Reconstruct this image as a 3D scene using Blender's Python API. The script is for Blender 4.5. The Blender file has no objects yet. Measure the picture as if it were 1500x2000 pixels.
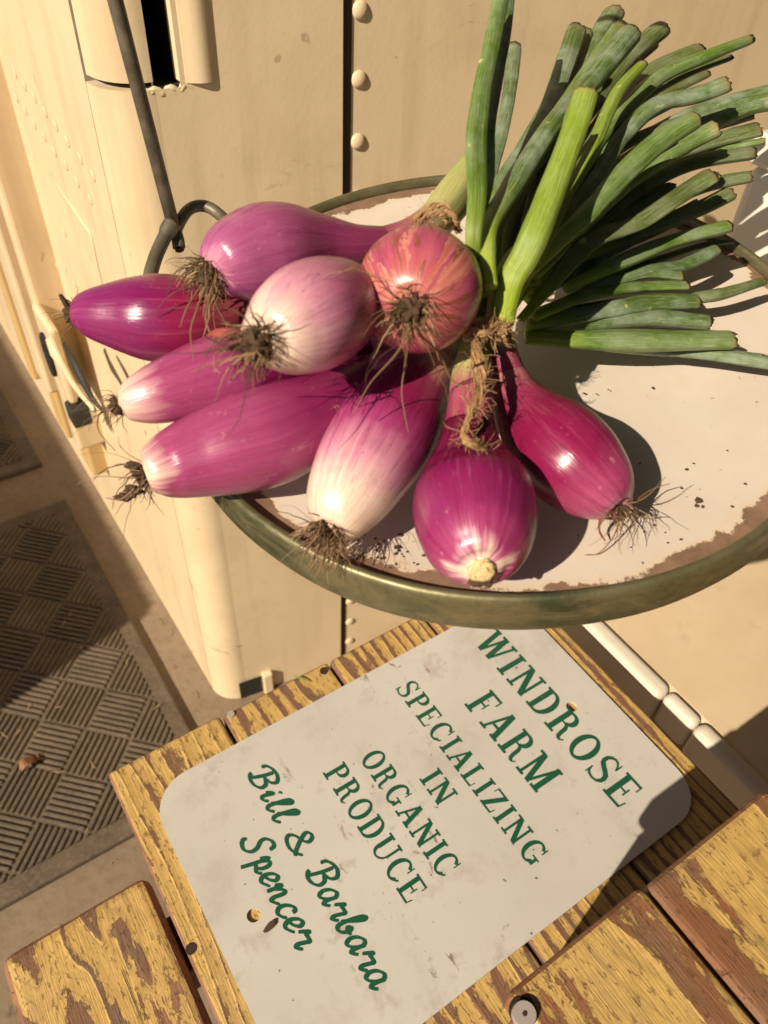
import bpy, bmesh, math, random
from mathutils import Vector, Matrix, noise
random.seed(7)
R_ = math.radians
scene = bpy.context.scene
COL = scene.collection

# ------------------------------------------------------------------ camera
CAMZ = 0.935
CAM = Vector((0, 0, CAMZ))
FPX = 1548.0                      # focal length in photo pixels (photo 1500 x 2000)
_p, _r = R_(45.53), R_(-3.366)
FW = Vector((0, math.cos(_p), -math.sin(_p)))
_R = Vector((1, 0, 0)); _D = -_R.cross(FW)
RT = _R * math.cos(_r) + _D * math.sin(_r)
DN = -_R * math.sin(_r) + _D * math.cos(_r)
cam_d = bpy.data.cameras.new('camera'); cam = bpy.data.objects.new('camera', cam_d); COL.objects.link(cam)
cam_d.sensor_fit = 'VERTICAL'; cam_d.sensor_height = 36; cam_d.sensor_width = 27
cam_d.lens = FPX / 2000 * 36
cam_d.clip_start = 0.01; cam_d.clip_end = 500
m = Matrix.Identity(4)
for i in range(3):
    m[i][0] = RT[i]; m[i][1] = -DN[i]; m[i][2] = -FW[i]; m[i][3] = CAM[i]
cam.matrix_basis = m
cam_d.dof.use_dof = True; cam_d.dof.focus_distance = 0.43; cam_d.dof.aperture_fstop = 13.0
scene.camera = cam

# ------------------------------------------------------------------ light
SUN_EL = R_(37)
SH = Vector((0.638, 0.769, 0))    # where shadows fall on the ground
TOSUN = Vector((-SH.x * math.cos(SUN_EL), -SH.y * math.cos(SUN_EL), math.sin(SUN_EL))).normalized()
world = bpy.data.worlds.new('World'); scene.world = world; world.use_nodes = True
wn = world.node_tree
sky = wn.nodes.new('ShaderNodeTexSky'); sky.sky_type = 'NISHITA'; sky.sun_disc = False
sky.sun_elevation = SUN_EL; sky.sun_rotation = math.atan2(TOSUN.x, TOSUN.y)
wn.links.new(sky.outputs[0], wn.nodes['Background'].inputs[0]); wn.nodes['Background'].inputs[1].default_value = 0.05
sd = bpy.data.lights.new('sun', 'SUN'); sun = bpy.data.objects.new('sun', sd); COL.objects.link(sun)
sd.energy = 5.0; sd.angle = R_(0.53); sd.color = (1.0, 0.86, 0.66)
sun.rotation_euler = TOSUN.to_track_quat('Z', 'Y').to_euler()
scene.view_settings.view_transform = 'Standard'; scene.view_settings.look = 'None'
scene.view_settings.exposure = 0.38; scene.view_settings.gamma = 1.0
scene.render.engine = 'CYCLES'

# ------------------------------------------------------------------ frames
AZ = R_(35.9)
EA = Vector((-math.sin(AZ), math.cos(AZ), 0)); EB = Vector((math.cos(AZ), math.sin(AZ), 0)); EZ = Vector((0, 0, 1))
def ray(px, py): return FW + RT * ((px - 750) / FPX) + DN * ((py - 1000) / FPX)
def W(a, b, z): return EA * a + EB * b + EZ * z                        # bench frame -> world (z above floor)
def hitz(px, py, z): d = ray(px, py); return CAM + d * ((z - CAMZ) / d.z)
def hita(px, py, a): d = ray(px, py); return CAM + d * (a / d.dot(EA))
def hitb(px, py, b): d = ray(px, py); return CAM + d * (b / d.dot(EB))
PC = CAM + Vector((0.0513, 0.3519, -0.2226))                          # pan centre and normal (it hangs slightly tipped)
PN = Vector((-0.0661, -0.0785, 1)).normalized()
PX = (Vector((1, 0, 0)) - PN * PN.x).normalized(); PY = PN.cross(PX)
PR = 0.165
def P(px, py, h, tow=0.0):
    d = ray(px, py); p = CAM + d * ((PC + PN * h - CAM).dot(PN) / d.dot(PN))
    return p - d.normalized() * tow
def depth(p): return (p - CAM).dot(FW)
def pxr(p, r): return r * depth(p) / FPX
H = 0.55; BZ = CAMZ - H                                               # bench top height

# ------------------------------------------------------------------ helpers
def link(o, parent=None):
    COL.objects.link(o)
    if parent is not None: o.parent = parent
    return o
def mesh_obj(name, verts, faces, mat=None, parent=None, smooth=False, mw=None):
    me = bpy.data.meshes.new(name); me.from_pydata([tuple(v) for v in verts], [], faces); me.update()
    if smooth: me.polygons.foreach_set('use_smooth', [True] * len(me.polygons))
    if mat: me.materials.append(mat)
    o = bpy.data.objects.new(name, me); link(o, parent)
    if mw is not None: o.matrix_basis = mw
    return o
def bm_obj(name, bm, mat=None, parent=None, smooth=False, mw=None):
    me = bpy.data.meshes.new(name); bm.to_mesh(me); bm.free()
    if smooth: me.polygons.foreach_set('use_smooth', [True] * len(me.polygons))
    if mat: me.materials.append(mat)
    o = bpy.data.objects.new(name, me); link(o, parent)
    if mw is not None: o.matrix_basis = mw
    return o
def tag(o, label, cat, group=None, kind=None):
    o['label'] = label; o['category'] = cat
    if group: o['group'] = group
    if kind: o['kind'] = kind
    return o
def thing(name, label, cat, group=None):
    e = bpy.data.objects.new(name, None); e.empty_display_size = 0.02; link(e); return tag(e, label, cat, group)
def frame(o, x, y, z):
    mm = Matrix.Identity(4)
    for i in range(3): mm[i][0] = x[i]; mm[i][1] = y[i]; mm[i][2] = z[i]; mm[i][3] = o[i]
    return mm
def box_bm(sx, sy, sz, bev=0.0, seg=2, center=(0, 0, 0)):
    bm = bmesh.new(); bmesh.ops.create_cube(bm, size=1)
    for v in bm.verts: v.co = Vector((v.co.x * sx + center[0], v.co.y * sy + center[1], v.co.z * sz + center[2]))
    if bev: bmesh.ops.bevel(bm, geom=bm.edges[:], offset=bev, segments=seg, affect='EDGES', profile=0.5)
    return bm
def abox(name, a0, a1, b0, b1, z0, z1, mat, parent=None, bev=0.002, seg=2):
    bm = box_bm(a1 - a0, b1 - b0, z1 - z0, bev, seg)
    return bm_obj(name, bm, mat, parent, mw=frame(W((a0 + a1) / 2, (b0 + b1) / 2, (z0 + z1) / 2), EA, -EB, EZ))
def catmull(pts, n):
    """pts: list of tuples (any dimension); n samples evenly over the parameter"""
    out = []; k = len(pts)
    for i in range(n):
        t = i / (n - 1) * (k - 1); j = min(int(t), k - 2); u = t - j
        p0 = pts[max(j - 1, 0)]; p1 = pts[j]; p2 = pts[j + 1]; p3 = pts[min(j + 2, k - 1)]
        out.append(tuple(0.5 * ((2 * b) + (-a + c) * u + (2 * a - 5 * b + 4 * c - d) * u * u + (-a + 3 * b - 3 * c + d) * u ** 3)
                         for a, b, c, d in zip(p0, p1, p2, p3)))
    return out
def sweep(pts, radii, seg=12, up=PN, flat=1.0, rfun=None, caps=True, endcap=True, verts=None, faces=None, lp=None, trange=(0, 1)):
    """tube round a spine; flat = thickness/width; lp collects (cos, sin, t)"""
    verts = [] if verts is None else verts; faces = [] if faces is None else faces; lp = [] if lp is None else lp
    base = len(verts); n = len(pts); pts = [Vector(p) for p in pts]; prev = None
    L = [0]
    for i in range(1, n): L.append(L[-1] + (pts[i] - pts[i - 1]).length)
    for i, p in enumerate(pts):
        t = (pts[min(i + 1, n - 1)] - pts[max(i - 1, 0)])
        t = t.normalized() if t.length > 1e-9 else Vector((0, 0, 1))
        if prev is None:
            s = t.cross(up)
            if s.length < 1e-4: s = t.cross(Vector((1, 0, 0)))
            s.normalize()
        else:
            s = (prev - t * prev.dot(t)).normalized()
        prev = s; w = s.cross(t)
        tt = L[i] / max(L[-1], 1e-9)
        for k in range(seg):
            a = 2 * math.pi * k / seg
            rr = radii[i] * (rfun(tt, a) if rfun else 1)
            verts.append(p + s * (math.cos(a) * rr) + w * (math.sin(a) * rr * flat)); lp.append((math.cos(a), math.sin(a), trange[0] + (trange[1] - trange[0]) * tt))
    for i in range(n - 1):
        for k in range(seg):
            a = base + i * seg + k; b = base + i * seg + (k + 1) % seg
            faces.append((a, b, b + seg, a + seg))
    if caps:
        faces.append(tuple(base + k for k in range(seg))[::-1])
    if caps and endcap: faces.append(tuple(base + (n - 1) * seg + k for k in range(seg)))
    return verts, faces, lp
def set_lp(o, lp):
    at = o.data.attributes.new('lp', 'FLOAT_VECTOR', 'POINT')
    at.data.foreach_set('vector', [c for v in lp for c in v])

# ------------------------------------------------------------------ materials
class MB:
    def __init__(s, name):
        s.m = bpy.data.materials.new(name); s.m.use_nodes = True; s.t = s.m.node_tree
        s.b = s.t.nodes['Principled BSDF']
    def n(s, typ, props=None, **kw):
        nd = s.t.nodes.new('ShaderNode' + typ)
        for k, v in (props or {}).items(): setattr(nd, k, v)
        for k, v in kw.items():
            k2 = int(k[1:]) if k[0] == '_' and k[1:].isdigit() else k.replace('_', ' ')
            s.set(nd.inputs[k2], v)
        return nd
    def set(s, inp, v):
        if hasattr(v, 'is_output') or isinstance(v, bpy.types.NodeSocket): s.t.links.new(v, inp)
        elif isinstance(v, bpy.types.Node): s.t.links.new(v.outputs[0], inp)
        else: inp.default_value = (tuple(v) + (1,) if isinstance(v, tuple) and len(v) == 3 and inp.type == 'RGBA' else v)
    def bsdf(s, **kw):
        for k, v in kw.items(): s.set(s.b.inputs[k.replace('_', ' ')], v)
        return s
    def math(s, op, a, b=0.0, clamp=False):
        nd = s.t.nodes.new('ShaderNodeMath'); nd.operation = op; nd.use_clamp = clamp; s.set(nd.inputs[0], a); s.set(nd.inputs[1], b); return nd.outputs[0]
    def mix(s, f, a, b, blend='MIX'):
        nd = s.t.nodes.new('ShaderNodeMix'); nd.data_type = 'RGBA'; nd.blend_type = blend
        s.set(nd.inputs[0], f); s.set(nd.inputs[6], a); s.set(nd.inputs[7], b); return nd.outputs[2]
    def map(s, v, a, b, c=0.0, d=1.0):
        nd = s.t.nodes.new('ShaderNodeMapRange'); nd.clamp = True
        for i, x in enumerate((v, a, b, c, d)): s.set(nd.inputs[i], x)
        return nd.outputs[0]
    def ramp(s, f, stops, interp='LINEAR'):
        nd = s.t.nodes.new('ShaderNodeValToRGB'); cr = nd.color_ramp; cr.interpolation = interp
        while len(cr.elements) < len(stops): cr.elements.new(0.5)
        for e, (p, c) in zip(cr.elements, stops): e.position = p; e.color = tuple(c) + (1,) if len(c) == 3 else c
        s.set(nd.inputs[0], f); return nd.outputs[0]
    def coords(s, which='Object'): return s.n('TexCoord').outputs[which]
    def mapping(s, v, scale=(1, 1, 1), loc=(0, 0, 0), rot=(0, 0, 0)):
        nd = s.n('Mapping'); s.set(nd.inputs[0], v); nd.inputs['Scale'].default_value = scale; nd.inputs['Rotation'].default_value = rot
        s.set(nd.inputs['Location'], loc); return nd.outputs[0]
    def noise(s, v, scale, detail=4, rough=0.5, dist=0.0, out='Fac'):
        nd = s.n('TexNoise'); s.set(nd.inputs['Vector'], v); nd.inputs['Scale'].default_value = scale; nd.inputs['Detail'].default_value = detail
        nd.inputs['Roughness'].default_value = rough; nd.inputs['Distortion'].default_value = dist
        return nd.outputs[out]
    def vadd(s, a, b):
        nd = s.n('VectorMath'); nd.operation = 'ADD'; s.set(nd.inputs[0], a); s.set(nd.inputs[1], b); return nd.outputs[0]
    def xyz(s, v): nd = s.n('SeparateXYZ'); s.set(nd.inputs[0], v); return nd.outputs
    def comb(s, x, y, z):
        nd = s.n('CombineXYZ'); s.set(nd.inputs[0], x); s.set(nd.inputs[1], y); s.set(nd.inputs[2], z); return nd.outputs[0]
    def attr(s, name, out='Vector'): nd = s.n('Attribute'); nd.attribute_name = name; return nd.outputs[out]
    def bump(s, h, strength=0.3, dist=0.001):
        nd = s.n('Bump'); s.set(nd.inputs['Height'], h); nd.inputs['Strength'].default_value = strength; nd.inputs['Distance'].default_value = dist
        s.t.links.new(nd.outputs[0], s.b.inputs['Normal']); return s

def mat_flat(name, col, rough=0.5, metal=0.0, **kw):
    return MB(name).bsdf(Base_Color=col, Roughness=rough, Metallic=metal, **kw).m

def mat_wood(name, freq=75, peel=0.0, paint=(0.53, 0.340, 0.105), bare=(0.235, 0.112, 0.058), shift=0.0, warpA=1.0, patch=0.0, lateW=0.16, pp=(7, 13, 9)):
    M = MB(name); co = M.coords('Object'); rnd = M.n('ObjectInfo').outputs['Random']
    off = M.comb(M.math('MULTIPLY', rnd, 13.7), M.math('MULTIPLY', rnd, 5.3), shift)
    v = M.vadd(co, off); x, y, z = M.xyz(v)
    warp = M.noise(M.mapping(v, (3.2, 14, 3)), 1.0, 3, 0.5)
    warp2 = M.noise(M.mapping(v, (9, 60, 9)), 1.0, 3, 0.55)
    ph = M.math('ADD', M.math('MULTIPLY', y, freq), M.math('ADD', M.math('MULTIPLY', warp, 5.0 * warpA), M.math('MULTIPLY', warp2, 0.55)))
    saw = M.math('FRACT', ph)
    band = M.map(saw, 0.45, 0.95); band2 = M.map(saw, 0.0, 0.10, 1.0, 0.0)
    late = M.math('MAXIMUM', band, band2)                         # dark hard latewood ridges
    fine = M.noise(M.mapping(v, (60, 900, 200)), 1.0, 4, 0.65)
    pn = M.noise(M.mapping(v, (34, 105, 60)), 1.0, 10, 0.74, 0.3)
    pn2 = M.noise(M.mapping(v, pp), 1.0, 5, 0.6)
    pm = M.math('ADD', M.math('MULTIPLY', pn, 1.0), M.math('ADD', M.math('MULTIPLY', late, -lateW), M.math('MULTIPLY', pn2, 0.60 + patch)))
    mask = M.map(pm, 0.645 + peel + patch * 0.5, 0.665 + peel + patch * 0.5)             # 1 = paint left
    thin = M.math('MULTIPLY', M.map(saw, 0.80, 0.90), M.map(saw, 0.99, 0.93))             # grain line showing through the paint
    nz = M.xyz(M.n('TexCoord').outputs['Normal'])[2]
    mask = M.math('MULTIPLY', mask, M.map(nz, 0.80, 0.97))
    pcol = M.mix(M.map(M.noise(v, 120, 6, 0.7), 0.3, 0.75), tuple(c * 0.80 for c in paint), tuple(min(1, c * 1.14) for c in paint))
    pcol = M.mix(M.map(M.noise(M.mapping(v, (20, 55, 20)), 1.0, 5, 0.6), 0.52, 0.78), pcol, (0.40, 0.27, 0.115))
    saw2 = M.math('FRACT', M.math('MULTIPLY', ph, 3.37)); th2 = M.math('MULTIPLY', M.map(saw2, 0.72, 0.88), M.map(saw2, 0.99, 0.92))
    pcol = M.mix(M.math('MULTIPLY', th2, M.map(pn2, 0.35, 0.6, 0.1, 0.5)), pcol, tuple(c * 0.45 for c in paint))
    bcol = M.mix(late, tuple(c * 1.28 for c in bare), tuple(c * 0.80 for c in bare))
    bcol = M.mix(M.math('MULTIPLY', M.map(M.noise(v, 22, 4), 0.45, 0.7), 0.55), bcol, (0.17, 0.125, 0.085))
    bcol = M.mix(M.math('MULTIPLY', fine, 0.5), bcol, tuple(c * 0.55 for c in bare))
    pcol = M.mix(M.math('MULTIPLY', thin, 0.62), pcol, tuple(c * 0.42 for c in paint))
    col = M.mix(mask, bcol, pcol)
    ck = M.noise(M.mapping(v, (4.5, 210, 30)), 1.0, 3, 0.55)
    crack = M.map(ck, 0.685, 0.72)
    fl = M.map(M.noise(M.mapping(v, (150, 330, 100)), 1.0, 5, 0.7), 0.585, 0.625)
    col = M.mix(M.math('MULTIPLY', fl, 0.55), col, tuple(c * 0.6 for c in bare))
    col = M.mix(crack, col, (0.035, 0.018, 0.009))
    hgt = M.math('ADD', M.math('MULTIPLY', mask, 0.45), M.math('ADD', M.math('MULTIPLY', late, 0.35), M.math('ADD', M.math('MULTIPLY', fine, 0.40), M.math('MULTIPLY', crack, -1.6))))
    M.bsdf(Base_Color=col, Roughness=M.map(mask, 0, 1, 0.72, 0.55)); M.bump(M.math('ADD', hgt, M.math('MULTIPLY', fl, -0.35)), 1.0, 0.0013)
    return M.m
WOOD = mat_wood('painted_wood', freq=80, lateW=0.13, peel=-0.01)
WOOD_B = mat_wood('lined_painted_wood', freq=105, lateW=0.30, peel=-0.02, warpA=0.45, shift=2.0)
WOOD_EDGE = mat_wood('painted_wood_worn', freq=58, lateW=0.34, peel=0.0, shift=5.0)
WOOD_BOX = mat_wood('flaking_painted_wood', freq=23, lateW=0.26, peel=-0.045, bare=(0.27, 0.108, 0.042), warpA=0.6, patch=0.12, pp=(6, 26, 9), shift=8.0)
WOOD_CATH = mat_wood('cathedral_grain_wood', freq=17, lateW=0.26, peel=0.0, warpA=1.5, patch=0.35, pp=(11, 15, 9), shift=11.0)

def mat_truck(name, base=(0.71, 0.565, 0.37)):
    M = MB(name); co = M.coords('Object')
    v = co
    big = M.noise(v, 2.2, 3, 0.5); med = M.noise(v, 9, 5, 0.6)
    col = M.mix(M.map(big, 0.3, 0.7), tuple(c * 0.93 for c in base), tuple(min(1, c * 1.05) for c in base))
    col = M.mix(M.math('MULTIPLY', M.map(med, 0.50, 0.78), 0.5), col, (0.47, 0.35, 0.21))
    streak = M.noise(M.mapping(v, (30, 30, 2.0)), 1.0, 4, 0.6)
    col = M.mix(M.math('MULTIPLY', M.map(streak, 0.54, 0.78), 0.45), col, (0.42, 0.30, 0.17))
    speck = M.map(M.noise(v, 60, 3, 0.5), 0.745, 0.77); col = M.mix(M.math('MULTIPLY', speck, 0.8), col, (0.16, 0.075, 0.03))
    scr = M.map(M.noise(M.mapping(v, (16, 120, 44), rot=(0.4, 0.2, 0.7)), 1.0, 3, 0.5), 0.72, 0.76); col = M.mix(M.math('MULTIPLY', scr, 0.45), col, (0.2, 0.14, 0.09))
    smg = M.math('MULTIPLY', M.map(M.noise(M.mapping(v, (1, 1, 2.5)), 26, 7, 0.72, 0.8), 0.60, 0.70), M.map(M.noise(v, 4.5, 2), 0.50, 0.60))
    col = M.mix(M.math('MULTIPLY', smg, 0.6), col, (0.24, 0.16, 0.10))
    rst = M.map(M.noise(v, 34, 2, 0.5), 0.775, 0.80); col = M.mix(rst, col, (0.28, 0.085, 0.02))
    M.bsdf(Base_Color=col, Roughness=M.map(med, 0.3, 0.7, 0.30, 0.50))
    M.bump(M.math('ADD', M.math('MULTIPLY', big, 1.0), M.math('ADD', M.math('MULTIPLY', med, 0.12), M.math('MULTIPLY', M.noise(v, 300, 2), 0.012))), 0.5, 0.014)
    return M.m
TRUCK = mat_truck('cream_truck_paint')
TRUCK_Y = mat_truck('yellowed_cream_paint', (0.63, 0.42, 0.17))
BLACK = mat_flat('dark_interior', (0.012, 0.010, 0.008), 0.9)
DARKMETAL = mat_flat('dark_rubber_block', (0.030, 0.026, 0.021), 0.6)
LAPSHADE = mat_flat('lap_shadow_brown', (0.055, 0.036, 0.020), 0.8)  # dark brown for the painted shadow along the lap seam

def mat_steel():
    M = MB('dark_forged_steel'); co = M.coords('Object')
    n = M.noise(co, 90, 6, 0.65); col = M.ramp(n, [(0.3, (0.075, 0.060, 0.042)), (0.55, (0.145, 0.120, 0.088)), (0.75, (0.21, 0.175, 0.13))])
    M.bsdf(Base_Color=col, Metallic=0.30, Roughness=0.50); M.bump(n, 0.25, 0.0006); return M.m
STEEL = mat_steel()
def mat_brass():
    M = MB('tarnished_brass'); co = M.coords('Object')
    n = M.noise(M.mapping(co, (1, 1, 2.2)), 30, 8, 0.74, 0.5); n2 = M.noise(co, 12, 5, 0.65); n3 = M.noise(co, 160, 4, 0.6)
    col = M.ramp(n, [(0.30, (0.085, 0.088, 0.042)), (0.46, (0.165, 0.150, 0.078)), (0.62, (0.235, 0.205, 0.115)), (0.8, (0.31, 0.27, 0.165))])
    col = M.mix(M.math('MULTIPLY', M.map(n2, 0.47, 0.58), M.map(n, 0.60, 0.42)), col, (0.060, 0.074, 0.038))
    col = M.mix(M.map(M.noise(co, 14, 6, 0.7), 0.60, 0.72), col, (0.22, 0.25, 0.16))
    col = M.mix(M.math('MULTIPLY', M.map(n3, 0.55, 0.7), 0.35), col, (0.07, 0.06, 0.03))
    M.bsdf(Base_Color=col, Metallic=0.55, Roughness=M.map(n, 0.3, 0.7, 0.58, 0.34)); M.bump(M.math('ADD', n2, M.math('MULTIPLY', n3, 0.12)), 0.3, 0.003); return M.m
BRASS = mat_brass()
def mat_pan():
    M = MB('worn_white_enamel'); co = M.coords('Object'); x, y, z = M.xyz(co)
    r = M.math('SQRT', M.math('ADD', M.math('MULTIPLY', x, x), M.math('MULTIPLY', y, y)))
    ang = M.math('ARCTAN2', y, x)
    nn = M.noise(co, 60, 7, 0.68); lob = M.noise(co, 24, 4, 0.6)
    f = M.math('ADD', M.math('MULTIPLY', ang, 1 / (2 * math.pi)), 0.5)
    wd = M.ramp(f, [(q, (v, v, v)) for q, v in ((0.0, 0.35), (0.09, 0.5), (0.147, 0.95), (0.21, 0.75), (0.25, 0.22), (0.30, 0.30), (0.35, 0.85), (0.40, 0.6), (0.45, 0.12), (0.6, 0.05), (0.76, 0.25), (0.85, 1.0), (0.90, 0.8), (1.0, 0.35))])
    edge = M.math('ADD', M.math('ADD', r, M.math('MULTIPLY', wd, 0.0068)), M.math('ADD', M.math('MULTIPLY', M.math('SUBTRACT', lob, 0.5), 0.020), M.math('MULTIPLY', M.math('SUBTRACT', nn, 0.5), 0.020)))
    worn = M.map(edge, 0.1575, 0.1585)
    mid = M.map(edge, 0.1535, 0.1578)
    en = M.mix(M.map(M.noise(co, 14, 4, 0.6), 0.35, 0.7), (0.57, 0.49, 0.42), (0.64, 0.565, 0.49))
    en = M.mix(M.math('MULTIPLY', M.map(M.noise(co, 45, 6, 0.7), 0.55, 0.75), 0.3), en, (0.55, 0.42, 0.31))
    br = M.mix(M.map(M.noise(co, 70, 6, 0.7), 0.3, 0.7), (0.13, 0.072, 0.043), (0.27, 0.165, 0.105))
    col = M.mix(M.math('MULTIPLY', mid, 0.55), en, (0.62, 0.46, 0.30)); col = M.mix(worn, col, br)
    chip = M.map(M.noise(co, 38, 4, 0.6), 0.735, 0.75); col = M.mix(chip, col, (0.20, 0.105, 0.055))
    dots = M.map(M.noise(co, 260, 2, 0.5), 0.74, 0.77); col = M.mix(M.math('MULTIPLY', dots, 0.7), col, (0.12, 0.07, 0.045))
    M.bsdf(Base_Color=col, Roughness=M.map(worn, 0, 1, 0.42, 0.75)); M.bump(M.math('ADD', M.math('MULTIPLY', worn, -1.0), M.math('MULTIPLY', nn, M.map(worn, 0, 1, 0.05, 0.4))), 0.55, 0.0012); return M.m
PAN = mat_pan()
def mat_sign():
    M = MB('dirty_white_sign_enamel'); co = M.coords('Object')
    n = M.noise(co, 26, 7, 0.7); n2 = M.noise(co, 6, 4, 0.55)
    base = M.mix(M.map(n2, 0.3, 0.7), (0.455, 0.43, 0.395), (0.535, 0.51, 0.47))
    d = M.math('MULTIPLY', M.map(n, 0.56, 0.72), M.map(n2, 0.42, 0.62)); col = M.mix(M.math('MULTIPLY', d, 0.75), base, (0.27, 0.20, 0.15))
    sm = M.math('MULTIPLY', M.map(M.noise(M.mapping(co, (1, 2.2, 1), rot=(0, 0, 0.9)), 38, 6, 0.72, 0.6), 0.61, 0.68), M.map(M.noise(co, 9, 2), 0.47, 0.56))
    col = M.mix(M.math('MULTIPLY', sm, 0.85), col, (0.15, 0.085, 0.055))
    gr = M.map(M.noise(M.mapping(co, (1, 1, 1), loc=(3.1, 1.7, 0)), 17, 8, 0.75, 0.3), 0.52, 0.66); col = M.mix(M.math('MULTIPLY', gr, 0.30), col, (0.30, 0.25, 0.20))
    dots = M.map(M.noise(co, 170, 2, 0.5), 0.735, 0.755); col = M.mix(M.math('MULTIPLY', dots, 0.8), col, (0.10, 0.06, 0.04))
    M.bsdf(Base_Color=col, Roughness=0.42); M.bump(M.noise(co, 40, 4), 0.08, 0.0006); return M.m
SIGN = mat_sign()
def mat_ink():
    M = MB('green_sign_paint'); co = M.coords('Object')
    n = M.noise(co, 500, 5, 0.65)
    col = M.mix(M.map(n, 0.3, 0.7), (0.006, 0.062, 0.030), (0.012, 0.098, 0.050))
    col = M.mix(M.map(M.noise(M.vadd(co, M.n('ObjectInfo').outputs['Location']), 240, 4, 0.7), 0.705, 0.73), col, (0.42, 0.38, 0.32))
    M.bsdf(Base_Color=col, Roughness=0.4); return M.m
INK = mat_ink()
def mat_mat():
    M = MB('dusty_black_rubber'); co = M.coords('Generated') if False else M.n('NewGeometry').outputs['Position']
    n = M.noise(co, 30, 6, 0.7); n2 = M.noise(co, 250, 4, 0.6)
    col = M.mix(M.map(n, 0.3, 0.72), (0.066, 0.048, 0.030), (0.128, 0.094, 0.060)); col = M.mix(M.math('MULTIPLY', M.map(n2, 0.5, 0.75), 0.6), col, (0.20, 0.15, 0.10))
    M.bsdf(Base_Color=col, Roughness=0.8); M.bump(n2, 0.5, 0.0008); return M.m
RUBBER = mat_mat()
def mat_floor():
    M = MB('dusty_concrete_floor'); co = M.n('NewGeometry').outputs['Position']
    n = M.noise(co, 5, 6, 0.62); n2 = M.noise(co, 90, 5, 0.65)
    col = M.mix(M.map(n, 0.3, 0.7), (0.16, 0.115, 0.072), (0.275, 0.205, 0.135)); col = M.mix(M.math('MULTIPLY', M.map(n2, 0.45, 0.75), 0.5), col, (0.12, 0.082, 0.05))
    st = M.map(M.noise(co, 24, 5, 0.7), 0.64, 0.72); col = M.mix(M.math('MULTIPLY', st, 0.6), col, (0.07, 0.045, 0.028))
    M.bsdf(Base_Color=col, Roughness=0.85); M.bump(n2, 0.4, 0.002); return M.m
FLOOR = mat_floor()
def mat_plastic(name, c1, c2, rough=0.4):
    M = MB(name); co = M.coords('Object'); n = M.noise(co, 9, 5, 0.6)
    col = M.mix(M.map(n, 0.35, 0.7), c1, c2); col = M.mix(M.math('MULTIPLY', M.map(M.noise(co, 40, 5, 0.7), 0.6, 0.75), 0.35), col, tuple(c * 0.6 for c in c2))
    M.bsdf(Base_Color=col, Roughness=rough); M.bump(n, 0.15, 0.004); return M.m
BINW = mat_plastic('white_bin_plastic', (0.66, 0.60, 0.51), (0.60, 0.53, 0.44))
BINLID = mat_plastic('dusty_bin_lid', (0.62, 0.49, 0.33), (0.53, 0.41, 0.26), 0.55)
COOLW = mat_plastic('white_cooler_plastic', (0.66, 0.64, 0.60), (0.62, 0.59, 0.55))

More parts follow.
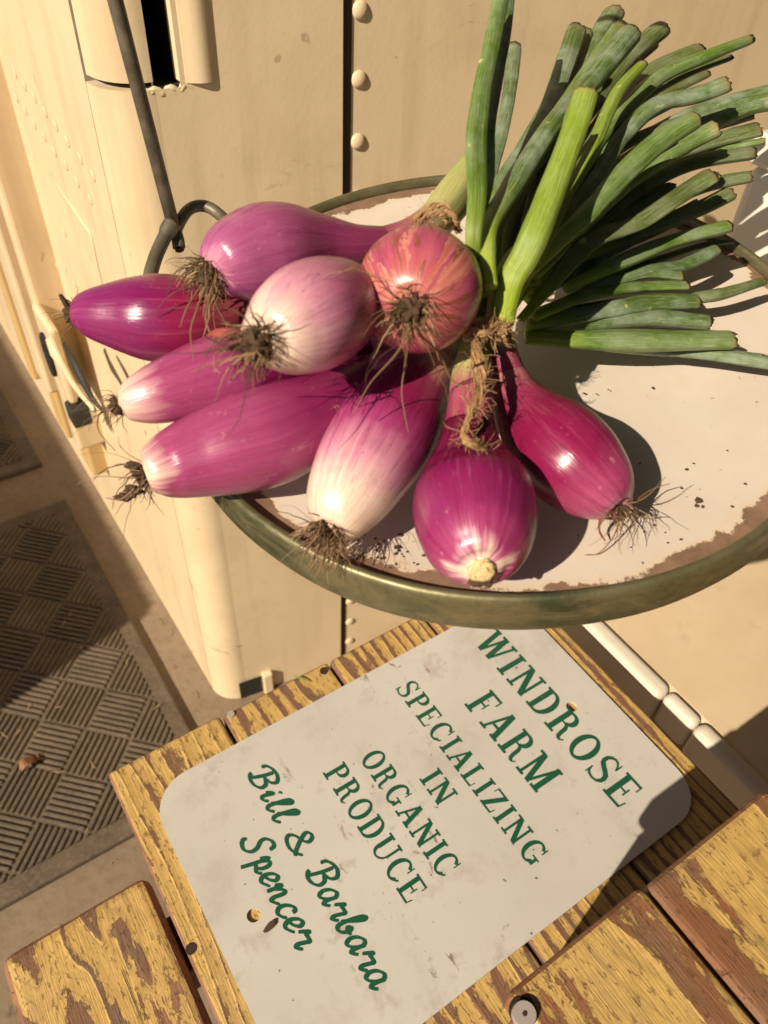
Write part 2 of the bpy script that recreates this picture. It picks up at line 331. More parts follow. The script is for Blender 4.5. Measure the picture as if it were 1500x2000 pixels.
def mat_bulb(i, stops, streak=0.5, papery=0.0, seed=0.0, blotch=0.25, dark=(0.16, 0.004, 0.045), light=(0.62, 0.26, 0.36)):
    M = MB('onion_skin_%02d' % i if False else 'onion_skin'); v = M.attr('lp'); x, y, t = M.xyz(v)
    vs = M.comb(x, y, M.math('ADD', M.math('MULTIPLY', t, 0.22), seed))
    tw = M.math('ADD', t, M.math('MULTIPLY', M.math('SUBTRACT', M.noise(M.comb(x, y, M.math('ADD', M.math('MULTIPLY', t, 2.0), seed)), 1.6, 3, 0.5), 0.5), 0.20))
    tw = M.math('ADD', tw, M.math('MULTIPLY', M.math('SUBTRACT', M.noise(vs, 7, 3, 0.5), 0.5), 0.10))
    col = M.ramp(tw, stops)
    s1 = M.noise(vs, 9, 5, 0.6); s2 = M.noise(vs, 26, 3, 0.55)
    col = M.mix(M.math('MULTIPLY', M.map(s1, 0.48, 0.72), streak * 0.75), col, dark)
    col = M.mix(M.math('MULTIPLY', M.map(s1, 0.44, 0.26), streak * 0.30), col, light)
    col = M.mix(M.math('MULTIPLY', M.map(s2, 0.58, 0.66), streak * 0.35), col, tuple(c * 0.8 for c in dark))
    co = M.coords('Object'); b1 = M.noise(co, 70, 5, 0.65)
    col = M.mix(M.math('MULTIPLY', M.map(b1, 0.56, 0.74), blotch), col, tuple(c * 0.9 for c in dark))
    fl = M.math('MULTIPLY', M.map(M.noise(co, 230, 5, 0.7), 0.62, 0.70), M.map(M.noise(co, 32, 3, 0.5), 0.5, 0.62))
    col = M.mix(M.math('MULTIPLY', fl, 0.45), col, (0.66, 0.42, 0.36))
    s3 = M.noise(vs, 60, 2, 0.5); col = M.mix(M.math('MULTIPLY', M.map(s3, 0.60, 0.68), 0.35), col, tuple(c * 0.7 for c in dark))
    scf = M.map(M.noise(M.comb(M.math('MULTIPLY', x, 2.0), M.math('MULTIPLY', y, 2.0), M.math('ADD', M.math('MULTIPLY', t, 6.0), seed)), 7, 6, 0.7), 0.66, 0.70); col = M.mix(M.math('MULTIPLY', scf, 0.40), col, (0.62, 0.34, 0.33))
    dirt = M.map(M.noise(co, 650, 2, 0.5), 0.72, 0.75); col = M.mix(M.math('MULTIPLY', dirt, 0.6), col, (0.09, 0.035, 0.025))
    rough = M.math('ADD', M.map(b1, 0.3, 0.7, 0.14, 0.27), M.math('ADD', M.math('MULTIPLY', M.map(s2, 0.4, 0.65), 0.13), M.math('MULTIPLY', scf, 0.25))); h = M.math('ADD', M.math('MULTIPLY', s1, 0.5), M.math('MULTIPLY', s2, 0.25))
    if papery:
        pv = M.comb(M.math('MULTIPLY', x, 1.0), y, M.math('ADD', M.math('MULTIPLY', t, 1.5), seed + 3))
        pmn = M.noise(pv, 2.2, 6, 0.58, 0.3); pm = M.map(pmn, 0.515, 0.525)
        pc = M.mix(M.map(M.noise(vs, 16, 4, 0.6), 0.3, 0.7), (0.40, 0.075, 0.055), (0.58, 0.25, 0.20))
        pe = M.math('MULTIPLY', M.map(pmn, 0.515, 0.52), M.map(pmn, 0.54, 0.525))
        brn = M.map(M.noise(pv, 4.2, 7, 0.70), 0.565, 0.58)
        col = M.mix(M.math('MULTIPLY', pm, papery), col, pc); col = M.mix(M.math('MULTIPLY', brn, papery), col, (0.20, 0.055, 0.024))
        col = M.mix(M.math('MULTIPLY', pe, 0.6 * papery), col, (0.72, 0.36, 0.26))
        h = M.math('ADD', h, M.math('MULTIPLY', pm, 0.8)); rough = M.math('ADD', rough, M.math('MULTIPLY', brn, 0.3))
    M.bsdf(Base_Color=col, Roughness=rough, Subsurface_Weight=0.06, Subsurface_Scale=0.005, Coat_Weight=0.12, Coat_Roughness=0.22)
    M.b.inputs['Subsurface Radius'].default_value = (1.0, 0.35, 0.45)
    M.bump(M.math('ADD', h, M.math('MULTIPLY', s3, 0.18)), 0.38, 0.0008); return M.m
def mat_neck(seed, purple=0.3):
    M = MB('onion_neck_skin'); v = M.attr('lp'); x, y, t = M.xyz(v)
    vs = M.comb(x, y, M.math('ADD', M.math('MULTIPLY', t, 0.3), seed)); s = M.noise(vs, 12, 4, 0.6)
    tw = M.math('ADD', t, M.math('MULTIPLY', M.math('SUBTRACT', s, 0.5), 0.35))
    col = M.ramp(tw, [(0.0, (0.26, 0.02, 0.085)), (purple, (0.36, 0.08, 0.13)), (min(purple + 0.22, 0.9), (0.50, 0.46, 0.20)), (1.0, (0.30, 0.40, 0.08))])
    col = M.mix(M.math('MULTIPLY', M.map(M.noise(vs, 24, 3), 0.55, 0.66), 0.5), col, (0.16, 0.24, 0.03))
    M.bsdf(Base_Color=col, Roughness=0.4, Subsurface_Weight=0.1, Subsurface_Scale=0.004); M.bump(s, 0.4, 0.0008); return M.m
def mat_leaf(name, base, bloom, bloomamt, tipc, seed):
    M = MB(name); v = M.attr('lp'); x, y, t = M.xyz(v); rnd = M.n('ObjectInfo').outputs['Random']
    sd_ = M.math('ADD', M.math('MULTIPLY', rnd, 31.0), seed)
    vs = M.comb(x, y, M.math('ADD', M.math('MULTIPLY', t, 0.5), sd_)); s = M.noise(vs, 8, 4, 0.6); s2 = M.noise(vs, 22, 3, 0.5)
    co = M.coords('Object'); cn = M.vadd(co, M.comb(rnd, rnd, rnd)); bl = M.noise(cn, 45, 6, 0.68); sp = M.noise(cn, 420, 3, 0.6)
    col = M.mix(M.map(s, 0.3, 0.7), tuple(c * 0.62 for c in base), tuple(c * 1.25 for c in base))
    col = M.mix(M.math('MULTIPLY', M.map(s2, 0.57, 0.63), 0.6), col, (0.36, 0.43, 0.22))
    col = M.mix(M.math('MULTIPLY', M.map(s2, 0.43, 0.36), 0.55), col, tuple(c * 0.40 for c in base))
    col = M.mix(M.math('MULTIPLY', M.map(bl, 0.42, 0.66), bloomamt), col, bloom)
    col = M.mix(M.math('MULTIPLY', M.map(sp, 0.55, 0.75), 0.30), col, tuple(c * 0.45 for c in base))
    yl = M.math('MULTIPLY', M.map(M.noise(cn, 130, 4, 0.6), 0.66, 0.70), M.map(M.noise(cn, 20, 2), 0.45, 0.6)); col = M.mix(M.math('MULTIPLY', yl, 0.8), col, (0.52, 0.48, 0.14))
    col = M.mix(M.map(t, 0.30, 0.0), col, (0.32, 0.42, 0.035))
    col = M.mix(M.map(t, 0.965, 1.0), col, tipc)
    M.bsdf(Base_Color=col, Roughness=M.map(bl, 0.4, 0.7, 0.38, 0.6), Subsurface_Weight=0.08, Subsurface_Scale=0.003)
    M.bump(M.math('ADD', s, M.math('MULTIPLY', s2, 0.5)), 0.45, 0.0010); return M.m
LEAF = [mat_leaf('leaf_bloom', (0.075, 0.130, 0.028), (0.29, 0.345, 0.265), 0.80, (0.20, 0.17, 0.07), 0.0),
        mat_leaf('leaf_green', (0.100, 0.178, 0.020), (0.29, 0.345, 0.22), 0.55, (0.24, 0.20, 0.08), 4.0),
        mat_leaf('leaf_olive', (0.085, 0.118, 0.026), (0.22, 0.25, 0.16), 0.65, (0.16, 0.13, 0.06), 9.0),
        mat_leaf('leaf_bright', (0.20, 0.30, 0.020), (0.30, 0.36, 0.15), 0.25, (0.30, 0.26, 0.09), 14.0)]
def mat_root():
    M = MB('dry_root'); rnd = M.n('NewGeometry').outputs['Random Per Island']
    col = M.ramp(rnd, [(0.0, (0.055, 0.028, 0.014)), (0.35, (0.13, 0.07, 0.032)), (0.7, (0.26, 0.155, 0.075)), (1.0, (0.42, 0.28, 0.15))])
    M.bsdf(Base_Color=col, Roughness=0.75); return M.m
ROOT = mat_root()
def mat_soil():
    M = MB('dark_soil'); co = M.coords('Object'); n = M.noise(co, 500, 4, 0.7); col = M.mix(n, (0.025, 0.013, 0.008), (0.12, 0.065, 0.035))
    M.bsdf(Base_Color=col, Roughness=0.95); M.bump(n, 0.9, 0.001); return M.m
SOIL = mat_soil()
def mat_twine():
    M = MB('jute_twine'); rnd = M.n('NewGeometry').outputs['Random Per Island']; co = M.coords('Object')
    col = M.mix(rnd, (0.28, 0.15, 0.06), (0.58, 0.37, 0.19)); col = M.mix(M.math('MULTIPLY', M.noise(co, 600, 3), 0.5), col, (0.16, 0.08, 0.03))
    M.bsdf(Base_Color=col, Roughness=0.85); return M.m
TWINE = mat_twine()
def _cream():
    M = MB('cream_root_disc'); co = M.coords('Object'); n = M.noise(co, 900, 4, 0.7); col = M.mix(M.map(n, 0.35, 0.7), (0.78, 0.64, 0.34), (0.50, 0.33, 0.14))
    M.bsdf(Base_Color=col, Roughness=0.8); M.bump(n, 0.8, 0.0008); return M.m
CREAM = _cream()
DRYLEAF = MB('dry_leaf').bsdf(Base_Color=(0.26, 0.12, 0.05), Roughness=0.7).m
GRASSM = MB('grass_clipping').bsdf(Base_Color=(0.16, 0.22, 0.03), Roughness=0.6).m
SCREWM = MB('grey_screw_head').bsdf(Base_Color=(0.42, 0.36, 0.33), Metallic=0.3, Roughness=0.55).m
RUST = MB('rusty_nail').bsdf(Base_Color=(0.05, 0.025, 0.015), Metallic=0.4, Roughness=0.7).m
PAPERY = MB('papery_skin_shred').bsdf(Base_Color=(0.30, 0.07, 0.06), Roughness=0.6).m

# ================================================================== setting
g = mesh_obj('ground', [(-40, -40, 0), (40, -40, 0), (40, 40, 0), (-40, 40, 0)], [(0, 1, 2, 3)], FLOOR); g['kind'] = 'structure'; g['label'] = 'dusty brown concrete floor under the bench and truck'

# ------------------------------------------------------------------ rubber mats
RIBCACHE = {}
def rib_block_mesh(sz, n=8):
    bm = bmesh.new(); pitch = sz / n
    for k in range(n):
        y = -sz / 2 + (k + 0.5) * pitch
        q = box_bm(sz * 0.93, pitch * 0.62, 0.0032, 0.0012, 1, (0, y, 0.0016)); me = bpy.data.meshes.new('t'); q.to_mesh(me); q.free(); bm.from_mesh(me); bpy.data.meshes.remove(me)
    return bm
def rubber_mat(label, a0, a1, b0, b1, sz=0.060):
    t = thing('rubber_mat', label, 'mat', 'basket weave rubber mats beside the truck')
    t.location = W((a0 + a1) / 2, (b0 + b1) / 2, 0.0)
    inv = Matrix.Translation(-t.location)
    bm = box_bm(a1 - a0, b1 - b0, 0.010, 0.003, 2)
    o = bm_obj('base', bm, RUBBER, t); o.matrix_parent_inverse = inv; o.matrix_basis = frame(W((a0 + a1) / 2, (b0 + b1) / 2, 0.0052), EA, -EB, EZ)
    me_full = None; c45 = math.sqrt(0.5); n = 26
    ca, cb = a0 + 0.03, b1 - 0.028
    lo, hi = 0.024, 0.024
    for i in range(-n, n):
        for j in range(-n, n):
            u, w = i * sz, j * sz
            a = ca + (u - w) * c45; b = cb + (u + w) * c45
            ang = math.pi / 4 + (math.pi / 2 if (i + j) % 2 else 0)
            rr = sz * 0.70
            if a + rr < a0 + lo or a - rr > a1 - lo or b + rr < b0 + hi or b - rr > b1 - hi: continue
            inside = a - rr > a0 + lo and a + rr < a1 - lo and b - rr > b0 + hi and b + rr < b1 - hi
            ex = EA * math.cos(ang) + EB * math.sin(ang); ey = EB * math.cos(ang) - EA * math.sin(ang)
            mw = frame(W(a, b, 0.0100), ex, ey, EZ * -1) if False else frame(W(a, b, 0.0100), ex, -ey, EZ)
            if inside:
                if me_full is None:
                    o = bm_obj('rib_block', rib_block_mesh(sz), RUBBER, t); me_full = o.data
                else:
                    o = bpy.data.objects.new('rib_block', me_full); link(o, t)
                o.matrix_parent_inverse = inv; o.matrix_basis = mw
            else:
                bm = rib_block_mesh(sz); mi = mw.inverted()
                for pt, nr in ((W(a0 + lo, 0, 0), -EA), (W(a1 - lo, 0, 0), EA), (W(0, b0 + hi, 0), -EB), (W(0, b1 - hi, 0), EB)):
                    res = bmesh.ops.bisect_plane(bm, geom=bm.verts[:] + bm.edges[:] + bm.faces[:], plane_co=mi @ pt, plane_no=(mi.to_3x3() @ nr), clear_outer=True)
                    ed = [e for e in res['geom_cut'] if isinstance(e, bmesh.types.BMEdge)]
                    if ed: bmesh.ops.holes_fill(bm, edges=ed)
                if len(bm.faces) < 4: bm.free(); continue
                o = bm_obj('rib_block', bm, RUBBER, t); o.matrix_parent_inverse = inv; o.matrix_basis = mw
    return t
rubber_mat('dusty basket weave rubber mat running up to the wooden bench', 0.452, 1.03, -0.36, 0.107)
rubber_mat('dark basket weave rubber mat farther along below the door latch', 1.135, 1.66, -0.36, 0.10)

# ------------------------------------------------------------------ truck body
TA, TB = 0.552, 0.158             # front panel plane a, side face plane b
truck = thing('truck_body', 'cream painted metal truck body with riveted panel and rounded corner', 'truck')
truck.location = W(TA + 0.3, TB + 0.5, 0)
TINV = Matrix.Translation(-truck.location)
def tpart(o, par=None):
    o.parent = par or truck
    o.matrix_parent_inverse = TINV if par is None else (par.matrix_world.inverted() if False else TINV)
    return o
ZT = 1.75
RC = 0.035
PTH = R_(9)                        # the front panel is not quite square to the side
PB0 = TB + RC
def WP(b, z, off=0.0): return W(TA - (b - PB0) * math.tan(PTH) + off, b, z)     # off > 0 is into the truck
PNO = (-EA * math.cos(PTH) - EB * math.sin(PTH)); PDI = (EB * math.cos(PTH) - EA * math.sin(PTH))
def hitp(px, py, off=0.0):
    d = ray(px, py); o_ = WP(PB0, 0, off); return CAM + d * ((o_ - CAM).dot(PNO) / d.dot(PNO))
# slot in the front panel beside the corner
s0 = hitp(303, 185); s1 = hitp(352, 160)
SB0, SB1 = s0.dot(EB), s1.dot(EB); ZS = 0.5 * (s0.z + s1.z)
seam = hitp(668, 600).dot(EB)
CUT = hita(250, 186, TA - 0.002).z
def sheet(name, pts_ab, z0, z1, mat=TRUCK, nz=2):
    vs, fs = [], []; n = len(pts_ab)
    for k in range(nz):
        z = z0 + (z1 - z0) * k / (nz - 1)
        for a, b in pts_ab: vs.append(W(a, b, z))
    for k in range(nz - 1):
        for i in range(n - 1):
            fs.append((k * n + i, k * n + i + 1, (k + 1) * n + i + 1, (k + 1) * n + i))
    o = mesh_obj(name, vs, fs, mat); return tpart(o)
arc = lambda r, a_c, b_c, n=14: [(a_c - r * math.sin(i / n * math.pi / 2), b_c - r * math.cos(i / n * math.pi / 2)) for i in range(n + 1)]
low = [(2.6, TB), (TA + RC + 0.004, TB)] + arc(RC, TA + RC, TB + RC)
side = sheet('side_panel', [(2.6, TB), (1.4, TB), (TA + RC + 0.001, TB)], 0.0, ZT)
lowpost = sheet('corner_post', arc(RC, TA + RC, TB + RC), 0.0, CUT)
uppost = sheet('corner_post', [(TA + RC + 0.0, TB + 0.0015)] + arc(RC - 0.0025, TA + RC, TB + RC)[1:] , CUT + 0.004, ZT)
for o in (lowpost, uppost): o.data.polygons.foreach_set('use_smooth', [True] * len(o.data.polygons))
ring = [W(a, b, CUT) for a, b in arc(RC, TA + RC, TB + RC)] + [W(a, b, CUT) for a, b in arc(RC - 0.012, TA + RC, TB + RC)]
nr_ = len(ring) // 2
tpart(mesh_obj('post_lip', ring, [(i, i + 1, nr_ + i + 1, nr_ + i) for i in range(nr_ - 1)], TRUCK))
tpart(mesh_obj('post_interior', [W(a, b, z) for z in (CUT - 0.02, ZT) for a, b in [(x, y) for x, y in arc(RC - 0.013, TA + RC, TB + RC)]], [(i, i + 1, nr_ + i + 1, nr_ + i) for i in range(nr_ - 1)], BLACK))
# front panel with the slot left open
B0 = TB + RC
def rect(b0, b1, z0, z1, a=0.0): return [WP(b0, z0, a), WP(b1, z0, a), WP(b1, z1, a), WP(b0, z1, a)]
fv = rect(B0, seam, 0.0, ZS) + rect(SB1, seam, ZS, ZT) + rect(B0, SB0, ZS, ZT, 0.004)
tpart(mesh_obj('front_panel', fv, [(0, 1, 2, 3), (4, 5, 6, 7), (8, 9, 10, 11)], TRUCK))
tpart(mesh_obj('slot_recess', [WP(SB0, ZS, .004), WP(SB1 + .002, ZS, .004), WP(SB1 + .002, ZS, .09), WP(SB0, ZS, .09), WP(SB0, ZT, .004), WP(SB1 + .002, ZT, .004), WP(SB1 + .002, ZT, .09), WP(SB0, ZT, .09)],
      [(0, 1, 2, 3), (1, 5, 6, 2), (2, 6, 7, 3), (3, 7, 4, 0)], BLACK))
# rolled flange on the right side of the slot, and the ragged weld below it
fl = [(SB1 + 0.001, 0.012)] + [(SB1 + 0.002 + 0.026 * i / 10, 0.0004 - 0.0042 * math.sin(i / 10 * math.pi) ** 1.5) for i in range(11)]
vs = [WP(b, z, a) for z in (ZS + 0.002, ZT) for b, a in fl]; nf = len(fl)
tpart(mesh_obj('slot_flange', vs, [(i, i + 1, nf + i + 1, nf + i) for i in range(nf - 1)], TRUCK, smooth=True))
vs, fs, _ = sweep([WP(SB0 - 0.012 + (SB1 - SB0 + 0.034) * i / 24, ZS - 0.002 + 0.0016 * math.sin(i * 1.3) + 0.004 * max(0, i - 12) / 12, 0.0025 + 0.0006 * math.sin(i * 2.1)) for i in range(25)], [0.0026 + 0.0010 * noise.noise(Vector((i * 0.7, 3, 1))) for i in range(25)], 8, EZ, 0.9)
tpart(mesh_obj('weld_bead', vs, fs, TRUCK, smooth=True))
# right-hand panel sits a little behind the lap seam
tpart(mesh_obj('lap_panel', rect(seam - 0.03, 3.0, 0.0, ZT, 0.0045), [(0, 1, 2, 3)], TRUCK))
tpart(mesh_obj('lap_edge', [WP(seam, 0), WP(seam, 0, .0045), WP(seam, ZT, .0045), WP(seam, ZT)], [(0, 1, 2, 3)], TRUCK))
tpart(mesh_obj('lap_shadow_strip', rect(seam + 0.0004, seam + 0.0085, 0.0, ZT, 0.0035), [(0, 1, 2, 3)], LAPSHADE))  # dark strip painted as the shadow cast by the lap step
# rivets
def dome_mesh(r, h, seg=14):
    bm = bmesh.new(); bmesh.ops.create_uvsphere(bm, u_segments=seg, v_segments=8, radius=1)
    bmesh.ops.bisect_plane(bm, geom=bm.verts[:] + bm.edges[:] + bm.faces[:], plane_co=(0, 0, 0), plane_no=(0, 0, -1), clear_outer=True)
    for v in bm.verts: v.co = Vector((v.co.x * r, v.co.y * r, v.co.z * h))
    return bm
rv = [hitp(710, 20), hitp(707, 158), hitp(704, 278)]
rb = rv[1].dot(EB); dz = (rv[0].z - rv[2].z) / 2
me_r = None
zz = rv[1].z + dz * 4
while zz > 0.02:
    mw = frame(WP(rb, zz, 0.0044), PDI, EZ, PNO)
    if me_r is None: o = bm_obj('rivet', dome_mesh(0.0064, 0.0032), TRUCK, smooth=True); me_r = o.data
    else: o = bpy.data.objects.new('rivet', me_r); link(o)
    tpart(o); o.matrix_basis = mw; zz -= dz
# embossed dimples on the side face
me_d = None
dim = [(105, 510), (170, 595), (240, 680), (315, 780), (390, 875), (470, 985), (560, 1105), (45, 600), (115, 680), (175, 770), (240, 865), (310, 950), (380, 1055), (460, 1150), (540, 1270), (630, 1390), (650, 1225), (450, 1620), (395, 1850), (455, 1870), (520, 1975), (285, 1590), (340, 1770)]
for x, y in dim:
    p = hitb(x / 3.571, y / 3.571, TB)
    if me_d is None: o = bm_obj('dimple', dome_mesh(0.0048, 0.0010), TRUCK, smooth=True); me_d = o.data
    else: o = bpy.data.objects.new('dimple', me_d); link(o)
    tpart(o); o.matrix_basis = frame(p - EB * 0.0003, EZ, EA, -EB)
# pressed crease on the side face
cr = [hitb(x, y, TB) - EB * 0.0005 for x, y in ((100, 338), (128, 385), (160, 432), (178, 456), (187, 500), (198, 548), (208, 600), (225, 680))]
vs, fs, _ = sweep([tuple(p) for p in cr], [0.0024] * len(cr), 6, -EB, 0.55); tpart(mesh_obj('pressed_crease', vs, fs, TRUCK, smooth=True))
# upright jamb mouldings and latch at the far end of the side face
def jamb(px, py, wpx, proud, mat, ztop=ZT):
    p = hitb(px, py, TB - proud); a = p.dot(EA); w = wpx
    return tpart(abox('jamb_moulding', a - w / 2, a + w / 2, TB - proud, TB + 0.01, max(p.z, 0.001), ztop, mat, None, 0.004, 2))
jamb(172, 912, 0.050, 0.022, TRUCK_Y)
jamb(150, 870, 0.028, 0.034, TRUCK)
jamb(122, 838, 0.055, 0.030, TRUCK_Y)
jamb(84, 748, 0.060, 0.042, TRUCK)
jamb(62, 735, 0.030, 0.030, TRUCK_Y)
lt = hitb(105, 690, TB - 0.034); la, lz = lt.dot(EA), lt.z
latch = tpart(abox('latch_plate', la - 0.035, la + 0.03, TB - 0.038, TB - 0.028, lz - 0.05, lz + 0.05, TRUCK, None, 0.004))
vs, fs, _ = sweep([W(la + 0.009 * math.cos(t), TB - 0.040, lz + 0.026 * math.sin(t)) for t in [i / 18 * 2 * math.pi for i in range(19)]], [0.0032] * 19, 8, EB)
tpart(mesh_obj('latch_loop', vs, fs, BLACK, smooth=True))
hp = [hitb(x, y, TB - 0.05) for x, y in ((98, 660), (110, 690), (128, 722), (142, 748), (160, 772), (184, 800))]
vs, fs, _ = sweep([tuple(q) for q in hp], [0.008, 0.010, 0.006, 0.005, 0.004, 0.003], 8, EB, 0.6); tpart(mesh_obj('latch_lever', vs, fs, TRUCK, smooth=True))
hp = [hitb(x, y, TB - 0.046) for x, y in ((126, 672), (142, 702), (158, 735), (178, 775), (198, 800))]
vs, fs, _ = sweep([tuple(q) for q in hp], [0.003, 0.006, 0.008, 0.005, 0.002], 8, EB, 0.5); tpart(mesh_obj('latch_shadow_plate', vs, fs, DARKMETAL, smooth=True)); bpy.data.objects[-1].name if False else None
pb = hitb(138, 808, TB - 0.040); tpart(abox('rubber_stop', pb.dot(EA) - 0.014, pb.dot(EA) + 0.012, TB - 0.042, TB - 0.02, pb.z - 0.014, pb.z + 0.012, DARKMETAL, None, 0.003))
# drain notch at the foot of the front panel
n0 = hitp(468, 1352); n1 = hitp(508, 1318)
q0, q1 = n0.dot(EB), n1.dot(EB)
tpart(mesh_obj('drain_notch', rect(q0, q1, n0.z - 0.06, n1.z, -0.002), [(0, 1, 2, 3)], BLACK))
bm = box_bm(0.013, 0.010, n1.z - n0.z + 0.064, 0.002); tpart(bm_obj('notch_tab', bm, TRUCK, mw=frame(WP(q1 + 0.008, (n0.z - 0.06 + n1.z + 0.004) / 2, -0.003), PDI, PNO, EZ)))

# ------------------------------------------------------------------ bench, crate
bench = thing('wooden_bench', 'low bench of yellow painted planks with peeling paint under the sign', 'bench')
bench.location = W(0.1, 0.15, 0)
BINV = Matrix.Translation(-bench.location)
def bpart(o, th, inv): o.parent = th; o.matrix_parent_inverse = inv; return o
def plank(a0, a1, b0, b1, ztop, th, mat, parent, inv, bev=0.0035):
    o = abox('plank', a0, a1, b0, b1, ztop - th, ztop, mat, None, bev, 3); return bpart(o, parent, inv)
seams = [-0.004 * H, 0.160 * H, 0.333 * H, 0.503 * H, 0.678 * H]
for k in range(4):
    plank(-0.30, (0.584 - 0.002 * k) * H, seams[k] + 0.0008, seams[k + 1] - 0.0008, BZ - (0.0008 if k == 1 else 0), 0.022, (WOOD, WOOD_EDGE, WOOD_B, WOOD_B)[k], bench, BINV)
plank(-0.30, 0.437 * (H + 0.012), -0.181 * (H + 0.012), -0.0055 * H - 0.0012, BZ - 0.012, 0.022, WOOD_CATH, bench, BINV, 0.008)
for a in (-0.2, 0.2):
    bpart(abox('crossbeam', a - 0.02, a + 0.02, -0.10, 0.36, BZ - 0.078, BZ - 0.0345, WOOD_EDGE, None, 0.003), bench, BINV)
    for b in (0.06, 0.33):
        bpart(abox('leg', a - 0.018, a + 0.018, b - 0.018, b + 0.018, 0.0005, BZ - 0.0785, WOOD_EDGE, None, 0.003), bench, BINV)
# nails in the bench planks
def disc_head(name, p, r, h, mat, parent, inv, nrm=EZ, slot=False):
    bm = bmesh.new(); bmesh.ops.create_cone(bm, cap_ends=True, segments=20, radius1=r, radius2=r * 0.93, depth=h)
    o = bm_obj(name, bm, mat); o.matrix_basis = frame(p + nrm * (h / 2), EA, -EB, nrm); return bpart(o, parent, inv)
for x, y, m_, r in ((373, 1853, RUST, 0.0036), (632, 1310, RUST, 0.0032), (451, 1395, SCREWM, 0.0030)):
    p = hitz(x, y, BZ); disc_head('nail', p - EZ * 0.0006, r, 0.0012, m_, bench, BINV)

U = 0.31; CZ = CAMZ - H * (1 - U)                                     # crate top
crate = thing('wooden_crate', 'raised wooden crate top of flaking yellow planks with a grey screw', 'crate')
crate.location = W(-0.15, 0.25, BZ); CINV = Matrix.Translation(-crate.location)
k_ = (1 - U) * H
cb = [0.276 * k_, 0.497 * k_, 0.735 * k_, 0.97 * k_]
for k in range(3):
    plank(-0.42, (0.099 - 0.003 * k) * k_, cb[k] + 0.0006, cb[k + 1] - 0.0006, CZ - (0.0, 0.0012, 0.0006)[k], 0.020, WOOD_BOX, crate, CINV, 0.0045)
bpart(abox('side_board', -0.42, 0.082 * k_, cb[0] + 0.001, cb[0] + 0.019, BZ + 0.0005, CZ - 0.0205, WOOD, None, 0.004), crate, CINV)
bpart(abox('side_board', -0.42, 0.082 * k_, cb[3] - 0.019, cb[3] - 0.001, BZ + 0.0005, CZ - 0.0205, WOOD, None, 0.004), crate, CINV)
bpart(abox('end_board', 0.082 * k_ - 0.019, 0.082 * k_ - 0.001, cb[0] + 0.0195, cb[3] - 0.0195, BZ + 0.0005, CZ - 0.0205, WOOD, None, 0.003), crate, CINV)
ps = hitz(1022, 1984, CZ)
disc_head('screw_hole_shade', ps + EA * 0.0012 + EB * 0.0008, 0.0060, 0.0004, BLACK, crate, CINV)  # black disc set off the screw, painted shade of its hole
sc_ = disc_head('screw', ps + EZ * 0.0006, 0.0052, 0.0030, SCREWM, crate, CINV)
sl_ = disc_head('screw_slot', ps + EZ * 0.0037, 0.0010, 0.0003, RUST, crate, CINV)

# ------------------------------------------------------------------ sign
sign = thing('farm_sign', 'off white sign board with green lettering lying on the yellow planks', 'sign')
SA0, SA1, SB_0, SB_1 = 0.125 * H, 0.5285 * H, 0.0315 * H, 0.645 * H
sign.location = W((SA0 + SA1) / 2, (SB_0 + SB_1) / 2, BZ); SINV = Matrix.Translation(-sign.location)
PLT = 0.0022
def rounded(cx, cy, w, h, r, n=10):
    out = []
    for qx, qy, a0 in ((1, 1, 0), (-1, 1, 90), (-1, -1, 180), (1, -1, 270)):
        for i in range(n + 1):
            a = R_(a0 + 90 * i / n); out.append((cx + qx * (w / 2 - r) + r * math.cos(a), cy + qy * (h / 2 - r) + r * math.sin(a)))
    return out
cu = bpy.data.curves.new('plate_outline', 'CURVE'); cu.dimensions = '2D'; cu.fill_mode = 'BOTH'; cu.extrude = PLT / 2
holes = [(0.326 * H, 0.588 * H), (0.321 * H, 0.079 * H)]
def addspline(pts):
    s = cu.splines.new('POLY'); s.points.add(len(pts) - 1); s.use_cyclic_u = True
    for q, pt in zip(s.points, pts): q.co = (pt[0], pt[1], 0, 1)
ca_, cb_ = (SA0 + SA1) / 2, (SB_0 + SB_1) / 2
addspline(rounded(0, 0, SA1 - SA0, SB_1 - SB_0, 0.029))
for a, b in holes: addspline([(-(a - ca_) + 0.0044 * math.cos(t), (b - cb_) + 0.0044 * math.sin(t)) for t in [i / 24 * 2 * math.pi for i in range(24)]])
tmp = bpy.data.objects.new('plate_tmp', cu); link(tmp)
dg = bpy.context.evaluated_depsgraph_get(); me = bpy.data.meshes.new_from_object(tmp.evaluated_get(dg)); me.name = 'plate'
bpy.data.objects.remove(tmp); bpy.data.curves.remove(cu)
me.materials.clear(); me.materials.append(SIGN)
plate = bpy.data.objects.new('plate', me); link(plate); bpart(plate, sign, SINV)
plate.matrix_basis = frame(W(ca_, cb_, BZ + PLT / 2 + 0.0003), -EA, EB, EZ)
ZTXT = BZ + PLT + 0.0003 + 0.00012

